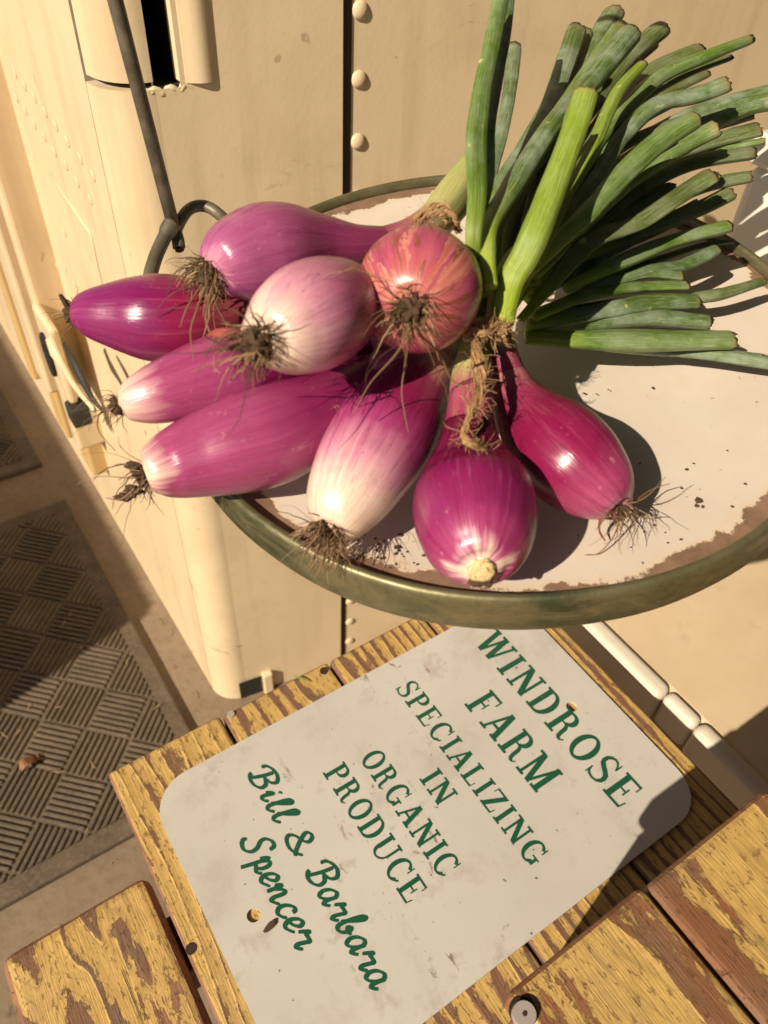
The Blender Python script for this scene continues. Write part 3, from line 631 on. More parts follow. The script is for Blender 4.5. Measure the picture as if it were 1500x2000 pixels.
# -- lettering: strokes drawn as quad strips (left/right outline), unit cap height
T, t_, S_ = 0.215, 0.120, 0.084
def rc(x0, y0, x1, y1): return [((x0, y0), (x1, y0)), ((x0, y1), (x1, y1))]
def para(xb, xt, w, y0=0, y1=1): return [((xb, y0), (xb + w, y0)), ((xt, y1), (xt + w, y1))]
def ell(cx, cy, rx, ry, tv, th, a0, a1, n=26):
    """tv: stroke thickness at the sides, th at top/bottom"""
    o = []
    for i in range(n + 1):
        a = R_(a0 + (a1 - a0) * i / n); c, s = math.cos(a), math.sin(a)
        o.append(((cx + rx * c, cy + ry * s), (cx + (rx - tv) * c, cy + (ry - th) * s)))
    return o
def srf(x, y, w=0.40, up=False): return rc(x - w / 2, y - (S_ if up else 0), x + w / 2, y + (0 if up else S_))
def stem(x, w=T, sb=True, st=True, sw=0.40):
    o = [rc(x - w / 2, 0, x + w / 2, 1)]
    if sb: o.append(srf(x, 0, sw))
    if st: o.append(srf(x, 1, sw, True))
    return o
def vser(x, y0, y1, slant=0.03): return [((x - 0.03, y0), (x + 0.03, y0 + (slant if y1 > y0 else -slant))), ((x - 0.035, y1), (x + 0.03, y1))]
def G_(ch):
    if ch == 'I': return 0.42, stem(0.21)
    if ch == 'E': return 0.80, stem(0.18, st=False, sb=False) + [rc(0.0, 0, 0.74, S_), rc(0.0, 1 - S_, 0.72, 1), rc(0.26, 0.475, 0.52, 0.535), rc(0.49, 0.36, 0.55, 0.65), para(0.70, 0.76, 0.05, 0.0, 0.27), para(0.68, 0.68, 0.05, 0.75, 1.0)]
    if ch == 'F': return 0.78, stem(0.18, st=False, sw=0.44) + [rc(0.0, 1 - S_, 0.74, 1), rc(0.26, 0.45, 0.52, 0.51), rc(0.49, 0.34, 0.55, 0.62), rc(0.70, 0.74, 0.76, 1.0)]
    if ch == 'L': return 0.74, stem(0.20, sb=False, sw=0.42) + [rc(0.0, 0, 0.70, S_), para(0.66, 0.70, 0.05, 0.0, 0.30)]
    if ch == 'D': return 0.90, stem(0.20, sb=False, st=False) + [rc(0, 0, 0.45, S_), rc(0, 1 - S_, 0.45, 1), ell(0.42, 0.5, 0.44, 0.5, T, S_ + 0.01, -90, 90)]
    if ch == 'P': return 0.78, stem(0.20, st=False, sw=0.44) + [rc(0, 1 - S_, 0.45, 1), ell(0.42, 0.735, 0.34, 0.265, T * 0.95, S_ + 0.01, -90, 90), rc(0.26, 0.47, 0.44, 0.53)]
    if ch == 'R': return 0.92, stem(0.20, st=False, sw=0.44) + [rc(0, 1 - S_, 0.45, 1), ell(0.42, 0.75, 0.33, 0.25, T * 0.95, S_ + 0.01, -90, 90), rc(0.26, 0.50, 0.46, 0.56),
        [((0.42, 0.52), (0.50, 0.56)), ((0.50, 0.46), (0.63, 0.51)), ((0.53, 0.36), (0.69, 0.40)), ((0.55, 0.20), (0.71, 0.21)), ((0.60, 0.05), (0.74, 0.10)), ((0.70, -0.01), (0.80, 0.06)), ((0.82, 0.0), (0.85, 0.08)), ((0.92, 0.09), (0.88, 0.15))]]
    if ch == 'O': return 0.92, [ell(0.46, 0.5, 0.45, 0.52, T, S_ + 0.015, 0, 360, 48)]
    if ch == 'C': return 0.88, [ell(0.46, 0.5, 0.45, 0.52, T, S_ + 0.01, 40, 318, 40), rc(0.76, 0.66, 0.82, 1.0), [((0.80, 0.10), (0.74, 0.19)), ((0.86, 0.22), (0.80, 0.26))]]
    if ch == 'G': return 0.95, [ell(0.46, 0.5, 0.45, 0.52, T, S_ + 0.01, 42, 322, 40), rc(0.76, 0.68, 0.82, 1.0), rc(0.72, 0.06, 0.86, 0.42), rc(0.56, 0.36, 0.95, 0.42)]
    if ch == 'S': return 0.74, [[((0.085, 0.26), (0.03, 0.26)), ((0.13, 0.13), (0.05, 0.10)), ((0.24, 0.075), (0.16, 0.015)), ((0.36, 0.055), (0.36, -0.02)), ((0.49, 0.085), (0.55, 0.02)), ((0.555, 0.20), (0.69, 0.13)), ((0.54, 0.31), (0.715, 0.28)), ((0.43, 0.385), (0.66, 0.43)), ((0.28, 0.46), (0.50, 0.53)), ((0.10, 0.56), (0.32, 0.615)), ((0.035, 0.70), (0.195, 0.70)), ((0.06, 0.86), (0.20, 0.81)), ((0.19, 0.98), (0.27, 0.90)), ((0.36, 1.02), (0.36, 0.945)), ((0.50, 0.99), (0.46, 0.925)), ((0.60, 0.90), (0.55, 0.85)), ((0.66, 0.74), (0.60, 0.74))],
        rc(0.62, 0.72, 0.675, 1.0), rc(0.03, 0.0, 0.085, 0.29)]
    if ch == 'A': return 0.98, [para(0.10, 0.44, t_), para(0.70, 0.40, T + 0.02), rc(0.24, 0.30, 0.74, 0.30 + S_), srf(0.15, 0, 0.34), srf(0.80, 0, 0.38)]
    if ch == 'N': return 1.02, [rc(0.16, 0, 0.16 + t_, 1), rc(0.78, 0, 0.78 + t_, 1), para(0.70, 0.10, T + 0.03), srf(0.20, 0, 0.36), srf(0.82, 1, 0.36, True), rc(0.0, 1 - S_, 0.24, 1)]
    if ch == 'M': return 1.22, [rc(0.15, 0, 0.15 + t_, 1), rc(0.92, 0, 0.92 + T, 1), para(0.52, 0.13, T), para(0.56, 0.96, t_), srf(0.19, 0, 0.36), srf(1.005, 0, 0.40), rc(0.0, 1 - S_, 0.24, 1), rc(0.98, 1 - S_, 1.2, 1)]
    if ch == 'W': return 1.30, [para(0.30, 0.08, T), para(0.37, 0.62, t_), para(0.78, 0.56, T), para(0.86, 1.12, t_), srf(0.16, 1, 0.36, True), srf(0.64, 1, 0.34, True), srf(1.16, 1, 0.32, True)]
    if ch == 'Z': return 0.80, [para(0.03, 0.56, T + 0.03), rc(0.03, 0, 0.74, S_), rc(0.07, 1 - S_, 0.75, 1), para(0.70, 0.74, 0.05, 0, 0.28), para(0.03, 0.06, 0.05, 0.74, 1)]
    if ch == 'U': return 0.98, [rc(0.12, 0.32, 0.12 + T, 1), rc(0.78, 0.32, 0.78 + t_, 1), srf(0.20, 1, 0.40, True), srf(0.82, 1, 0.34, True), [((0.12, 0.34), (0.12 + T, 0.34)), ((0.14, 0.20), (0.30, 0.24)), ((0.22, 0.07), (0.355, 0.13)), ((0.36, 0.0), (0.42, 0.07)), ((0.48, -0.015), (0.49, 0.055)), ((0.62, 0.01), (0.59, 0.08)), ((0.75, 0.09), (0.69, 0.15)), ((0.84, 0.20), (0.76, 0.24)), ((0.865, 0.34), (0.78, 0.34))]]
    return 0.4, []
NLET = [0]
def letter_mesh(strips, x0, y0, sx, sy, label=None):
    """text frame: x along -a, y along +b, in metres on the sign plane"""
    vs, fs = [], []
    org = W(-x0, y0, ZTXT)
    for si, st in enumerate(strips):
        base = len(vs)
        for qi, (l, r) in enumerate(st):
            z = si * 0.00003 + 0.000025 * qi / len(st)
            vs.append((l[0] * sx, l[1] * sy, z)); vs.append((r[0] * sx, r[1] * sy, z))
        for i in range(len(st) - 1):
            q = base + 2 * i; fs.append((q, q + 1, q + 3, q + 2))
    o = mesh_obj('letter', vs, fs, INK); bpart(o, sign, SINV); o.matrix_basis = frame(org, -EA, EB, EZ)
    return o
def text_line(s, xa, xb, yb, cap):
    wid = [G_(c)[0] for c in s]; sp = 0.16
    tot = sum(wid) + sp * (len(s) - 1); sx = (xb - xa) / tot; x = xa
    for c, w in zip(s, wid):
        letter_mesh(G_(c)[1], x, yb, sx, cap); x += (w + sp) * sx
def hl(*v): return [q * H for q in v]
for s, xa, xb, yb, yt in (('WINDROSE', -0.490, -0.181, 0.536, 0.5835), ('FARM', -0.410, -0.255, 0.4585, 0.507), ('SPECIALIZING', -0.485, -0.186, 0.389, 0.4215), ('IN', -0.354, -0.309, 0.339, 0.3705), ('ORGANIC', -0.421, -0.235, 0.2875, 0.3195), ('PRODUCE', -0.429, -0.234, 0.2355, 0.268)):
    text_line(s, xa * H, xb * H, yb * H, (yt - yb) * H)
# -- brush script: centre lines with a broad-nib width
NIB = R_(35)
def brush(pts, wmax=0.178, wmin=0.088, n=None):
    c = catmull(pts, n or max(10, len(pts) * 6)); o = []
    for i, p in enumerate(c):
        q0, q1 = c[max(i - 1, 0)], c[min(i + 1, len(c) - 1)]; dx, dy = q1[0] - q0[0], q1[1] - q0[1]; L = math.hypot(dx, dy) or 1
        a = math.atan2(dy, dx); w = wmin + (wmax - wmin) * abs(math.sin(a - NIB)) ** 1.1
        e = min(i, len(c) - 1 - i); w *= (0.62, 0.85, 1.0)[min(e, 2)]
        nx, ny = -dy / L * w / 2, dx / L * w / 2
        o.append(((p[0] + nx, p[1] + ny), (p[0] - nx, p[1] - ny)))
    return o
SG = {
 'B': (0.92, [[(0.50, 0.93), (0.44, 0.62), (0.34, 0.28), (0.24, 0.02)], [(0.10, 0.62), (0.16, 0.82), (0.38, 0.97), (0.66, 1.00), (0.86, 0.86), (0.78, 0.64), (0.52, 0.52), (0.40, 0.52)], [(0.52, 0.52), (0.74, 0.42), (0.76, 0.20), (0.58, 0.03), (0.34, -0.02), (0.16, 0.06), (0.12, 0.16)]]),
 'i': (0.40, [[(0.04, 0.26), (0.18, 0.50), (0.20, 0.44), (0.12, 0.14), (0.16, 0.02), (0.26, 0.05), (0.38, 0.20)], [(0.27, 0.72), (0.31, 0.76), (0.33, 0.74)]]),
 'l': (0.40, [[(0.04, 0.24), (0.24, 0.55), (0.40, 0.88), (0.36, 1.00), (0.26, 0.88), (0.14, 0.40), (0.10, 0.12), (0.16, 0.01), (0.26, 0.05), (0.38, 0.20)]]),
 '&': (0.92, [[(0.92, 0.30), (0.70, 0.08), (0.42, -0.02), (0.14, 0.05), (0.06, 0.22), (0.20, 0.42), (0.46, 0.56), (0.62, 0.74), (0.56, 0.95), (0.40, 0.97), (0.30, 0.82), (0.40, 0.55), (0.62, 0.20), (0.80, 0.02)]]),
 'a': (0.64, [[(0.50, 0.50), (0.36, 0.58), (0.16, 0.44), (0.06, 0.20), (0.12, 0.03), (0.26, 0.06), (0.42, 0.26), (0.52, 0.52)], [(0.52, 0.55), (0.44, 0.26), (0.42, 0.08), (0.48, 0.01), (0.64, 0.18)]]),
 'r': (0.56, [[(0.02, 0.30), (0.16, 0.56), (0.20, 0.62), (0.22, 0.50), (0.34, 0.50), (0.46, 0.48), (0.40, 0.30), (0.34, 0.10), (0.40, 0.01), (0.56, 0.18)]]),
 'b': (0.60, [[(0.02, 0.22), (0.24, 0.55), (0.42, 0.90), (0.38, 1.02), (0.28, 0.88), (0.14, 0.40), (0.10, 0.10), (0.20, 0.0), (0.36, 0.08), (0.46, 0.30), (0.40, 0.42), (0.34, 0.32), (0.44, 0.26), (0.60, 0.30)]]),
 'S': (0.80, [[(0.84, 0.78), (0.82, 0.96), (0.64, 1.00), (0.44, 0.84), (0.42, 0.64), (0.56, 0.42), (0.56, 0.18), (0.38, 0.00), (0.16, 0.02), (0.04, 0.14), (0.10, 0.26)]]),
 'p': (0.60, [[(0.10, 0.34), (0.26, 0.62), (0.18, 0.20), (0.06, -0.26), (0.02, -0.38)], [(0.22, 0.34), (0.36, 0.56), (0.48, 0.50), (0.46, 0.26), (0.34, 0.10), (0.22, 0.10)], [(0.30, 0.08), (0.46, 0.02), (0.60, 0.16)]]),
 'e': (0.50, [[(0.04, 0.18), (0.26, 0.26), (0.42, 0.44), (0.36, 0.58), (0.20, 0.50), (0.08, 0.26), (0.12, 0.05), (0.26, 0.02), (0.50, 0.20)]]),
 'n': (0.66, [[(0.02, 0.34), (0.14, 0.56), (0.14, 0.40), (0.06, 0.02)], [(0.10, 0.22), (0.26, 0.48), (0.38, 0.56), (0.42, 0.44), (0.36, 0.14), (0.42, 0.01), (0.66, 0.20)]]),
 'c': (0.48, [[(0.42, 0.44), (0.40, 0.56), (0.26, 0.54), (0.10, 0.34), (0.06, 0.12), (0.18, 0.0), (0.34, 0.06), (0.48, 0.20)]]),
}
def script(s, xa, xb, yb, cap):
    tot = sum(SG[c][0] for c in s) + 0.02 * (len(s) - 1); sx = (xb - xa) / tot; x = xa
    for c in s:
        letter_mesh([brush(st) for st in SG[c][1]], x, yb, sx, cap); x += (SG[c][0] + 0.02) * sx
script('Bill', -0.484 * H, -0.400 * H, 0.1515 * H, 0.032 * H)
script('&', -0.383 * H, -0.350 * H, 0.1520 * H, 0.031 * H)
script('Barbara', -0.334 * H, -0.178 * H, 0.1535 * H, 0.034 * H)
script('Spencer', -0.408 * H, -0.258 * H, 0.1035 * H, 0.034 * H)

# ------------------------------------------------------------------ white bin and cooler on the right
BV = 1.05; BNZ = CAMZ - BV * H
binp = thing('plastic_bin', 'tall white plastic bin with raised rim and dusty beige lid beside the bench', 'bin')
bb0 = 0.711 * BV * H; ba0, ba1 = -0.30, 0.42; bb1 = bb0 + 0.52
binp.location = W(0.1, bb0 + 0.26, 0); NINV = Matrix.Translation(-binp.location)
bpart(abox('tub', ba0 + 0.008, ba1 - 0.008, bb0 + 0.008, bb1 - 0.008, 0.0005, BNZ - 0.045, BINW, None, 0.006), binp, NINV)
bpart(abox('lid', ba0 + 0.014, ba1 - 0.014, bb0 + 0.0195, bb1 - 0.0195, BNZ - 0.044, BNZ - 0.006, BINLID, None, 0.003), binp, NINV)
for q in ((ba0, 0.121, bb0 + 0.001, bb0 + 0.019, 0), (0.156, ba1, bb0 - 0.001, bb0 + 0.019, 0.0)):
    bpart(abox('rim', q[0], q[1], q[2], q[3], BNZ - 0.044, BNZ - q[4], BINW, None, 0.0075, 4), binp, NINV)
bpart(abox('clip', 0.1215, 0.1555, bb0 + 0.004, bb0 + 0.0185, BNZ - 0.040, BNZ - 0.0008, BINW, None, 0.006, 4), binp, NINV)
bpart(abox('rim', ba0 + 0.001, ba1 - 0.001, bb1 - 0.019, bb1, BNZ - 0.044, BNZ, BINW, None, 0.005, 3), binp, NINV)
bpart(abox('rim', ba1 - 0.0135, ba1 - 0.001, bb0 + 0.0195, bb1 - 0.0195, BNZ - 0.044, BNZ, BINW, None, 0.004, 3), binp, NINV)
# white tub standing on the bin lid, mostly hidden behind the pan
qb = 0.50; ztop = hitb(1490, 262, qb).z; zsh = BNZ - 0.006
cl = thing('white_tub', 'upright white plastic tub behind the pan at the leaf tips', 'tub')
cl.location = W(0.275, qb + 0.05, zsh); LINV = Matrix.Translation(-cl.location)
bpart(abox('body', 0.243, 0.306, qb + 0.003, qb + 0.11, zsh + 0.0003, ztop - 0.0205, COOLW, None, 0.008, 3), cl, LINV)
bpart(abox('lid', 0.240, 0.309, qb, qb + 0.113, ztop - 0.020, ztop, COOLW, None, 0.004, 3), cl, LINV)

# ------------------------------------------------------------------ canopy added unseen overhead to shut out high sky and deepen shadows
CANV = mat_flat('dark_green_canvas', (0.035, 0.06, 0.04), 0.85)
can = thing('added_shade_canopy', 'unseen dark green canvas canopy added on posts to block high sky', 'canopy'); can.location = W(-0.5, 0.6, 0); KI = Matrix.Translation(-can.location)
ka0, ka1, kb0, kb1 = -2.4, 1.6, -0.80, 2.6; kz = 2.30
apx = W((ka0 + ka1) / 2, (kb0 + kb1) / 2, 3.0); cs = [W(ka0, kb0, kz), W(ka1, kb0, kz), W(ka1, kb1, kz), W(ka0, kb1, kz)]
kv = cs + [apx] + [c - EZ * 0.16 for c in cs]
o = mesh_obj('canvas', kv, [(0, 1, 4), (1, 2, 4), (2, 3, 4), (3, 0, 4)] + [(i, (i + 1) % 4, 5 + (i + 1) % 4, 5 + i) for i in range(4)], CANV); bpart(o, can, KI)
bpart(abox('added_curtain', ka0, ka1 - 0.4, kb1 + 0.001, kb1 + 0.006, 0.02, kz - 0.17, CANV, None, 0.0), can, KI)  # curtains added only to cut sky light from the side and rear
bpart(abox('added_curtain', ka0 - 0.006, ka0 - 0.001, kb0 - 0.9, kb1 + 0.3, 0.02, kz - 0.17, CANV, None, 0.0), can, KI)
for a, b in ((ka0, kb0), (ka1 + 0.6, kb0), (ka1 + 0.6, kb1), (ka0, kb1)):
    a = min(a, ka1); bpart(abox('post', a - 0.018, a + 0.018, b - 0.018, b + 0.018, 0.0005, kz - 0.002, STEEL, None, 0.002), can, KI)

# ------------------------------------------------------------------ crates added out of frame on the left to cast shade on the mat
def added_shade_crate(label, a0, a1, b0, b1, z0, hgt):
    t = thing('added_shade_crate', label, 'crate'); t.location = W((a0 + a1) / 2, (b0 + b1) / 2, z0); inv = Matrix.Translation(-t.location)
    for a in (a0 + 0.015, a1 - 0.015):
        for b in (b0 + 0.015, b1 - 0.015):
            bpart(abox('post', a - 0.013, a + 0.013, b - 0.013, b + 0.013, z0 + 0.0005, z0 + hgt, WOOD_EDGE, None, 0.002), t, inv)
    n = 3; sh = hgt / n
    for k in range(n):
        zb, zt = z0 + k * sh + 0.003, z0 + (k + 1) * sh - 0.003
        for b in (b0, b1 - 0.0): bpart(abox('slat', a0 - 0.002, a1 + 0.002, b - 0.010 if b == b0 else b, b if b == b0 else b + 0.010, zb, zt, WOOD_EDGE, None, 0.002), t, inv)
        for a in (a0, a1): bpart(abox('slat', a - 0.012 if a == a0 else a + 0.0025, a - 0.0025 if a == a0 else a + 0.012, b0, b1, zb, zt, WOOD_EDGE, None, 0.002), t, inv)
    bpart(abox('base_board', a0 + 0.03, a1 - 0.03, b0 + 0.001, b1 - 0.001, z0 + 0.004, z0 + 0.014, WOOD_EDGE, None, 0.002), t, inv)
added_shade_crate('unseen slatted crate added on the floor to shade the far mat', 0.53, 1.95, -1.10, -0.76, 0.0, 0.36)
added_shade_crate('unseen slatted crate added on top of another to shade the mat', 0.53, 1.95, -1.10, -0.76, 0.361, 0.34)

# ------------------------------------------------------------------ hanging scale pan
pan = thing('scale_pan', 'round hanging scale pan with worn white enamel and tarnished brass rim', 'scale pan')
pan.location = PC; PINV = Matrix.Translation(-PC); PMW = frame(PC, PX, PY, PN)
def lathe(prof, seg, wob=None, closed_center=False):
    vs, fs = [], []
    for r, z in prof:
        for k in range(seg):
            a = 2 * math.pi * k / seg; q = r + (wob(a, z) if wob else 0)
            vs.append((q * math.cos(a), q * math.sin(a), z))
    for i in range(len(prof) - 1):
        for k in range(seg): fs.append((i * seg + k, i * seg + (k + 1) % seg, (i + 1) * seg + (k + 1) % seg, (i + 1) * seg + k))
    if closed_center: fs.append(tuple(range(seg)))
    return vs, fs
vs, fs = lathe([(0.004, -0.0078)] + [(r, -0.0078 + 0.0030 * (r / 0.16) ** 2) for r in [0.02 * i for i in range(1, 8)]] + [(0.152, -0.0045), (0.1598, -0.0040)], 128, None, True)
o = mesh_obj('enamel_disc', vs, [f if len(f) > 4 else f for f in fs], PAN, smooth=True); bpart(o, pan, PINV); o.matrix_basis = PMW
wob = lambda a, z: 0.0005 * math.sin(3 * a + 1) + 0.00035 * math.sin(7 * a + 2) + 0.0004 * noise.noise(Vector((math.cos(a) * 4, math.sin(a) * 4, z * 60)))
vs, fs = lathe([(0.1606, -0.0052), (0.1606, -0.0008), (0.1610, 0.0006), (0.1622, 0.0013), (0.1636, 0.0010), (0.1646, 0.0), (0.1650, -0.0015), (0.1652, -0.006), (0.1652, -0.012), (0.1650, -0.0185), (0.1643, -0.0203), (0.1630, -0.0208), (0.1622, -0.0195), (0.1618, -0.0070)], 160, wob)
o = mesh_obj('brass_rim', vs, fs, BRASS, smooth=True); bpart(o, pan, PINV); o.matrix_basis = PMW
vs, fs = lathe([(0.004, -0.0105), (0.1612, -0.0100)], 96, None, True)
o = mesh_obj('underside', vs, fs, STEEL); bpart(o, pan, PINV); o.matrix_basis = PMW
# bail: two forked ends with rods rising to a cross bar above the frame
def Q(px, py, dep): return CAM + ray(px, py) * dep
Jp = P(340, 446, 0.026); dj = depth(Jp)
n_m = (Jp - PC); n_m = (n_m - PN * n_m.dot(PN)).normalized()
mirror = lambda p: p - n_m * (2 * (p - PC).dot(n_m))
rod_top = Jp + (Q(222, -12, dj * 0.80) - Jp) * 2.2
rodp = [tuple(Jp.lerp(rod_top, i / 10)) for i in range(11)]
armR = [P(340, 462, 0.018), P(352, 432, 0.028), P(372, 407, 0.030), P(402, 403, 0.030), P(432, 422, 0.026), P(470, 462, 0.012), P(500, 478, -0.004)]
armL = [P(338, 434, 0.030), P(322, 462, 0.026), P(303, 505, 0.022), P(293, 548, 0.018), P(300, 600, 0.010), P(330, 650, 0.0), P(352, 690, -0.010)]
stub = [P(338, 440, 0.027), P(346, 462, 0.022), P(350, 484, 0.018)]
for fl_ in (lambda p: p, mirror):
    vs, fs, _ = sweep([tuple(fl_(Vector(p))) for p in rodp], [pxr(Jp, 12.5)] * 11, 14, EB); o = mesh_obj('bail_rod', vs, fs, STEEL, smooth=True); bpart(o, pan, PINV)
    vs, fs = [], []
    for arm, rr in ((armR, 11.5), (armL, 13.5), (stub, 12.5)):
        c = catmull([tuple(fl_(p)) for p in arm], 26); sweep(c, [pxr(Jp, rr) * (1.25 if (i < 4 and arm is armL) else 1) for i in range(26)], 14, PN, verts=vs, faces=fs)
    o = mesh_obj('bail_fork', vs, fs, STEEL, smooth=True); bpart(o, pan, PINV)
# stub eye
vs, fs, _ = sweep([tuple(stub[2] + PN * 0.001), tuple(stub[2] - PN * 0.0015)], [pxr(Jp, 9.0)] * 2, 12, EB); o = mesh_obj('pivot_pin', vs, fs, RUST); bpart(o, pan, PINV)
vs, fs, _ = sweep([tuple(rod_top), tuple(rod_top.lerp(mirror(rod_top), 0.5) + EZ * 0.05), tuple(mirror(rod_top))], [pxr(Jp, 11)] * 3, 12, EB); o = mesh_obj('cross_bar', vs, fs, STEEL, smooth=True); bpart(o, pan, PINV)

# ------------------------------------------------------------------ onions
def ramp6(*c): return list(c)
MAG = (0.235, 0.0085, 0.088); MAGD = (0.150, 0.0045, 0.050); PINK = (0.44, 0.075, 0.215); PALE = (0.58, 0.22, 0.33); WHITE = (0.80, 0.62, 0.47); LILAC = (0.40, 0.085, 0.225); RED = (0.30, 0.022, 0.055)
def smooth_stations(st, n=72):
    d = [tuple(s) for s in st]; out = catmull(d, n)
    return out
def build_bulb(parent, inv, mat, stations, ridge=0.006, seed=0, seg=56):
    """stations: (Vector, r). Returns root tip, root direction and spine end"""
    arr = [(p.x, p.y, p.z, r) for p, r in stations]; c = catmull(arr, 76)
    pts = [Vector(q[:3]) for q in c]; rad = [max(q[3], 0.0006) for q in c]
    rf = lambda t, a: 1 + ridge * (math.sin(3 * a + seed + 2 * t) + 0.55 * math.sin(5 * a + 2.1 * seed - 3 * t) + 0.35 * math.sin(11 * a + seed) * math.sin(math.pi * min(1, t)))
    vs, fs, lp = sweep(pts, rad, seg, PN, 1.0, rf, endcap=False)
    o = mesh_obj('bulb', vs, fs, mat, smooth=True); set_lp(o, lp); bpart(o, parent, inv)
    return pts[0], (pts[0] - pts[3]).normalized(), o
def build_neck(parent, inv, mat, stations, seg=28):
    arr = [(p.x, p.y, p.z, r) for p, r in stations]; c = catmull(arr, 40)
    rf = lambda t, a: 1 + min(1, t * 4) * (0.03 * math.sin(6 * a + 3 * t) + 0.02 * math.sin(13 * a))
    vs, fs, lp = sweep([q[:3] for q in c], [q[3] for q in c], seg, PN, 1.0, rf, caps=False)
    o = mesh_obj('neck', vs, fs, mat, smooth=True); set_lp(o, lp); bpart(o, parent, inv); return o
def tuft(parent, inv, tip, d, n, lmin, lmax, spread=0.9, disc=0.0035, grav=0.35, bias=Vector((0, 0, 0)), longs=0, longl=0.05, rr=0.00027, name='roots'):
    rnd = random.Random(int(tip.x * 1e5) + n); vs, fs = [], []
    s = d.cross(PN).normalized(); w = s.cross(d)
    for i in range(n + longs):
        L = rnd.uniform(lmin, lmax) if i < n else longl * rnd.uniform(0.7, 1.15)
        a = rnd.uniform(0, 6.283); q = math.sqrt(rnd.random()); rad = s * math.cos(a) + w * math.sin(a)
        p = tip + rad * (disc * q) - d * 0.0012
        v = (d + rad * (spread * q * rnd.uniform(0.5, 1.4)) + bias + Vector((rnd.gauss(0, .2), rnd.gauss(0, .2), rnd.gauss(0, .2)))).normalized()
        k = 7 if i < n else 11; pts = [tuple(p)]
        for j in range(k):
            p = p + v * (L / k); v = (v + Vector((rnd.gauss(0, .22), rnd.gauss(0, .22), rnd.gauss(0, .22) - grav * 0.33))).normalized(); pts.append(tuple(p))
        r0 = rr * rnd.uniform(0.7, 1.7)
        sweep(pts, [r0 * (1 - 0.75 * j / k) for j in range(k + 1)], 4, PN, verts=vs, faces=fs)
    o = mesh_obj(name, vs, fs, ROOT); o['kind'] = 'stuff'; bpart(o, parent, inv); return o
def clump(parent, inv, p, r, seed=0, name='soil_clump', mat=SOIL, sq=(1, 1, 1)):
    bm = bmesh.new(); bmesh.ops.create_icosphere(bm, subdivisions=3, radius=r)
    for v in bm.verts:
        k = 1 + 0.55 * noise.noise(v.co * (2.2 / r) + Vector((seed, 0, 0))) + 0.3 * noise.noise(v.co * (6 / r)); v.co = Vector((v.co.x * k * sq[0], v.co.y * k * sq[1], v.co.z * k * sq[2]))
    o = bm_obj(name, bm, mat); o.matrix_basis = Matrix.Translation(p); bpart(o, parent, inv); return o

GRP = 'red torpedo onions tied in one bunch'
def onion(label, loc):
    t = thing('red_onion', label, 'onion'); t.location = loc; return t, Matrix.Translation(-loc)
def st(lst):
    out = []
    for q in lst:
        p = P(q[0], q[1], q[2] / 1000, (q[4] / 1000) if len(q) > 4 else 0); out.append((p, pxr(p, q[3])))
    return out
ONI = {}; BULB = {}; I4 = Matrix.Identity(4)
def make(key, label, bulb, neck, ramp, tf, mk, purple=0.3, ridge=0.006):
    s = st(bulb) if not callable(bulb) else bulb()
    mid = s[len(s) // 2][0]; base = mid - PN * s[len(s) // 2][1]
    t, inv = onion(label, base); i = len(ONI)
    kb_ = 1.0 if key in (1, 2) else (0.84 if key in (4, 8, 9) else 0.97)
    ramp = [(q, (c[0] * f_, c[1] * f_, c[2] * f_ * (kb_ if c[1] < 0.2 else 1))) for q, c in ramp for f_ in [0.70 if c[1] < 0.055 else (0.80 if c[1] < 0.13 else 0.94)]]
    mat = mat_bulb(i, ramp, seed=i * 3.7, **mk)
    tip, d, bo = build_bulb(t, inv, mat, s, seed=i * 1.3, ridge=ridge)
    if neck:
        ns = st(neck); build_neck(t, inv, mat_neck(i * 2.3, purple), [s[-2], s[-1]] + ns if False else [s[-1]] + ns)
    BULB[key] = bo
    for kw in tf: tuft(bo, I4, tip, d, **kw)
    ONI[key] = (t, inv, tip, d); return t, inv, tip, d

make(6, 'long pale magenta onion overhanging the pan rim with muddy torn roots',
     [(285, 927, 30, 30), (291, 925, 30, 42), (306, 919, 30, 55), (340, 907, 29, 70), (400, 888, 28, 85), (470, 868, 28, 97), (530, 850, 28, 99), (580, 828, 29, 92), (630, 802, 31, 77), (680, 770, 34, 60), (735, 736, 38, 45)],
     [(790, 705, 44, 36), (860, 665, 46, 28), (930, 625, 46, 20)],
     [(0.0, WHITE), (0.035, (0.70, 0.42, 0.40)), (0.085, PINK), (0.45, (0.40, 0.070, 0.205)), (0.68, (0.30, 0.025, 0.125)), (1.0, MAGD)],
     [dict(n=34, lmin=0.006, lmax=0.016, spread=0.8, disc=0.0055, grav=0.5), dict(n=9, lmin=0.014, lmax=0.03, spread=1.3, grav=0.5, longs=2, longl=0.035)], dict(streak=0.35, blotch=0.12))
make(5, 'slim onion with white tip lying between the two onions with dark roots',
     [(233, 791, 46, 16), (240, 789, 46, 28), (256, 785, 46, 41), (295, 774, 46, 56), (345, 758, 46, 66), (405, 740, 45, 76), (475, 718, 44, 78), (545, 697, 44, 64), (625, 672, 44, 52), (720, 656, 44, 40)],
     [(800, 645, 46, 34), (930, 620, 46, 24)],
     [(0.0, WHITE), (0.06, (0.70, 0.40, 0.40)), (0.16, PINK), (0.36, (0.44, 0.07, 0.22)), (0.52, MAG), (1.0, MAGD)],
     [dict(n=26, lmin=0.005, lmax=0.012, spread=1.0, disc=0.0035, grav=0.3), dict(n=7, lmin=0.012, lmax=0.022, spread=0.7, disc=0.002, grav=0.2, longs=1, longl=0.03)], dict(streak=0.45, blotch=0.2))
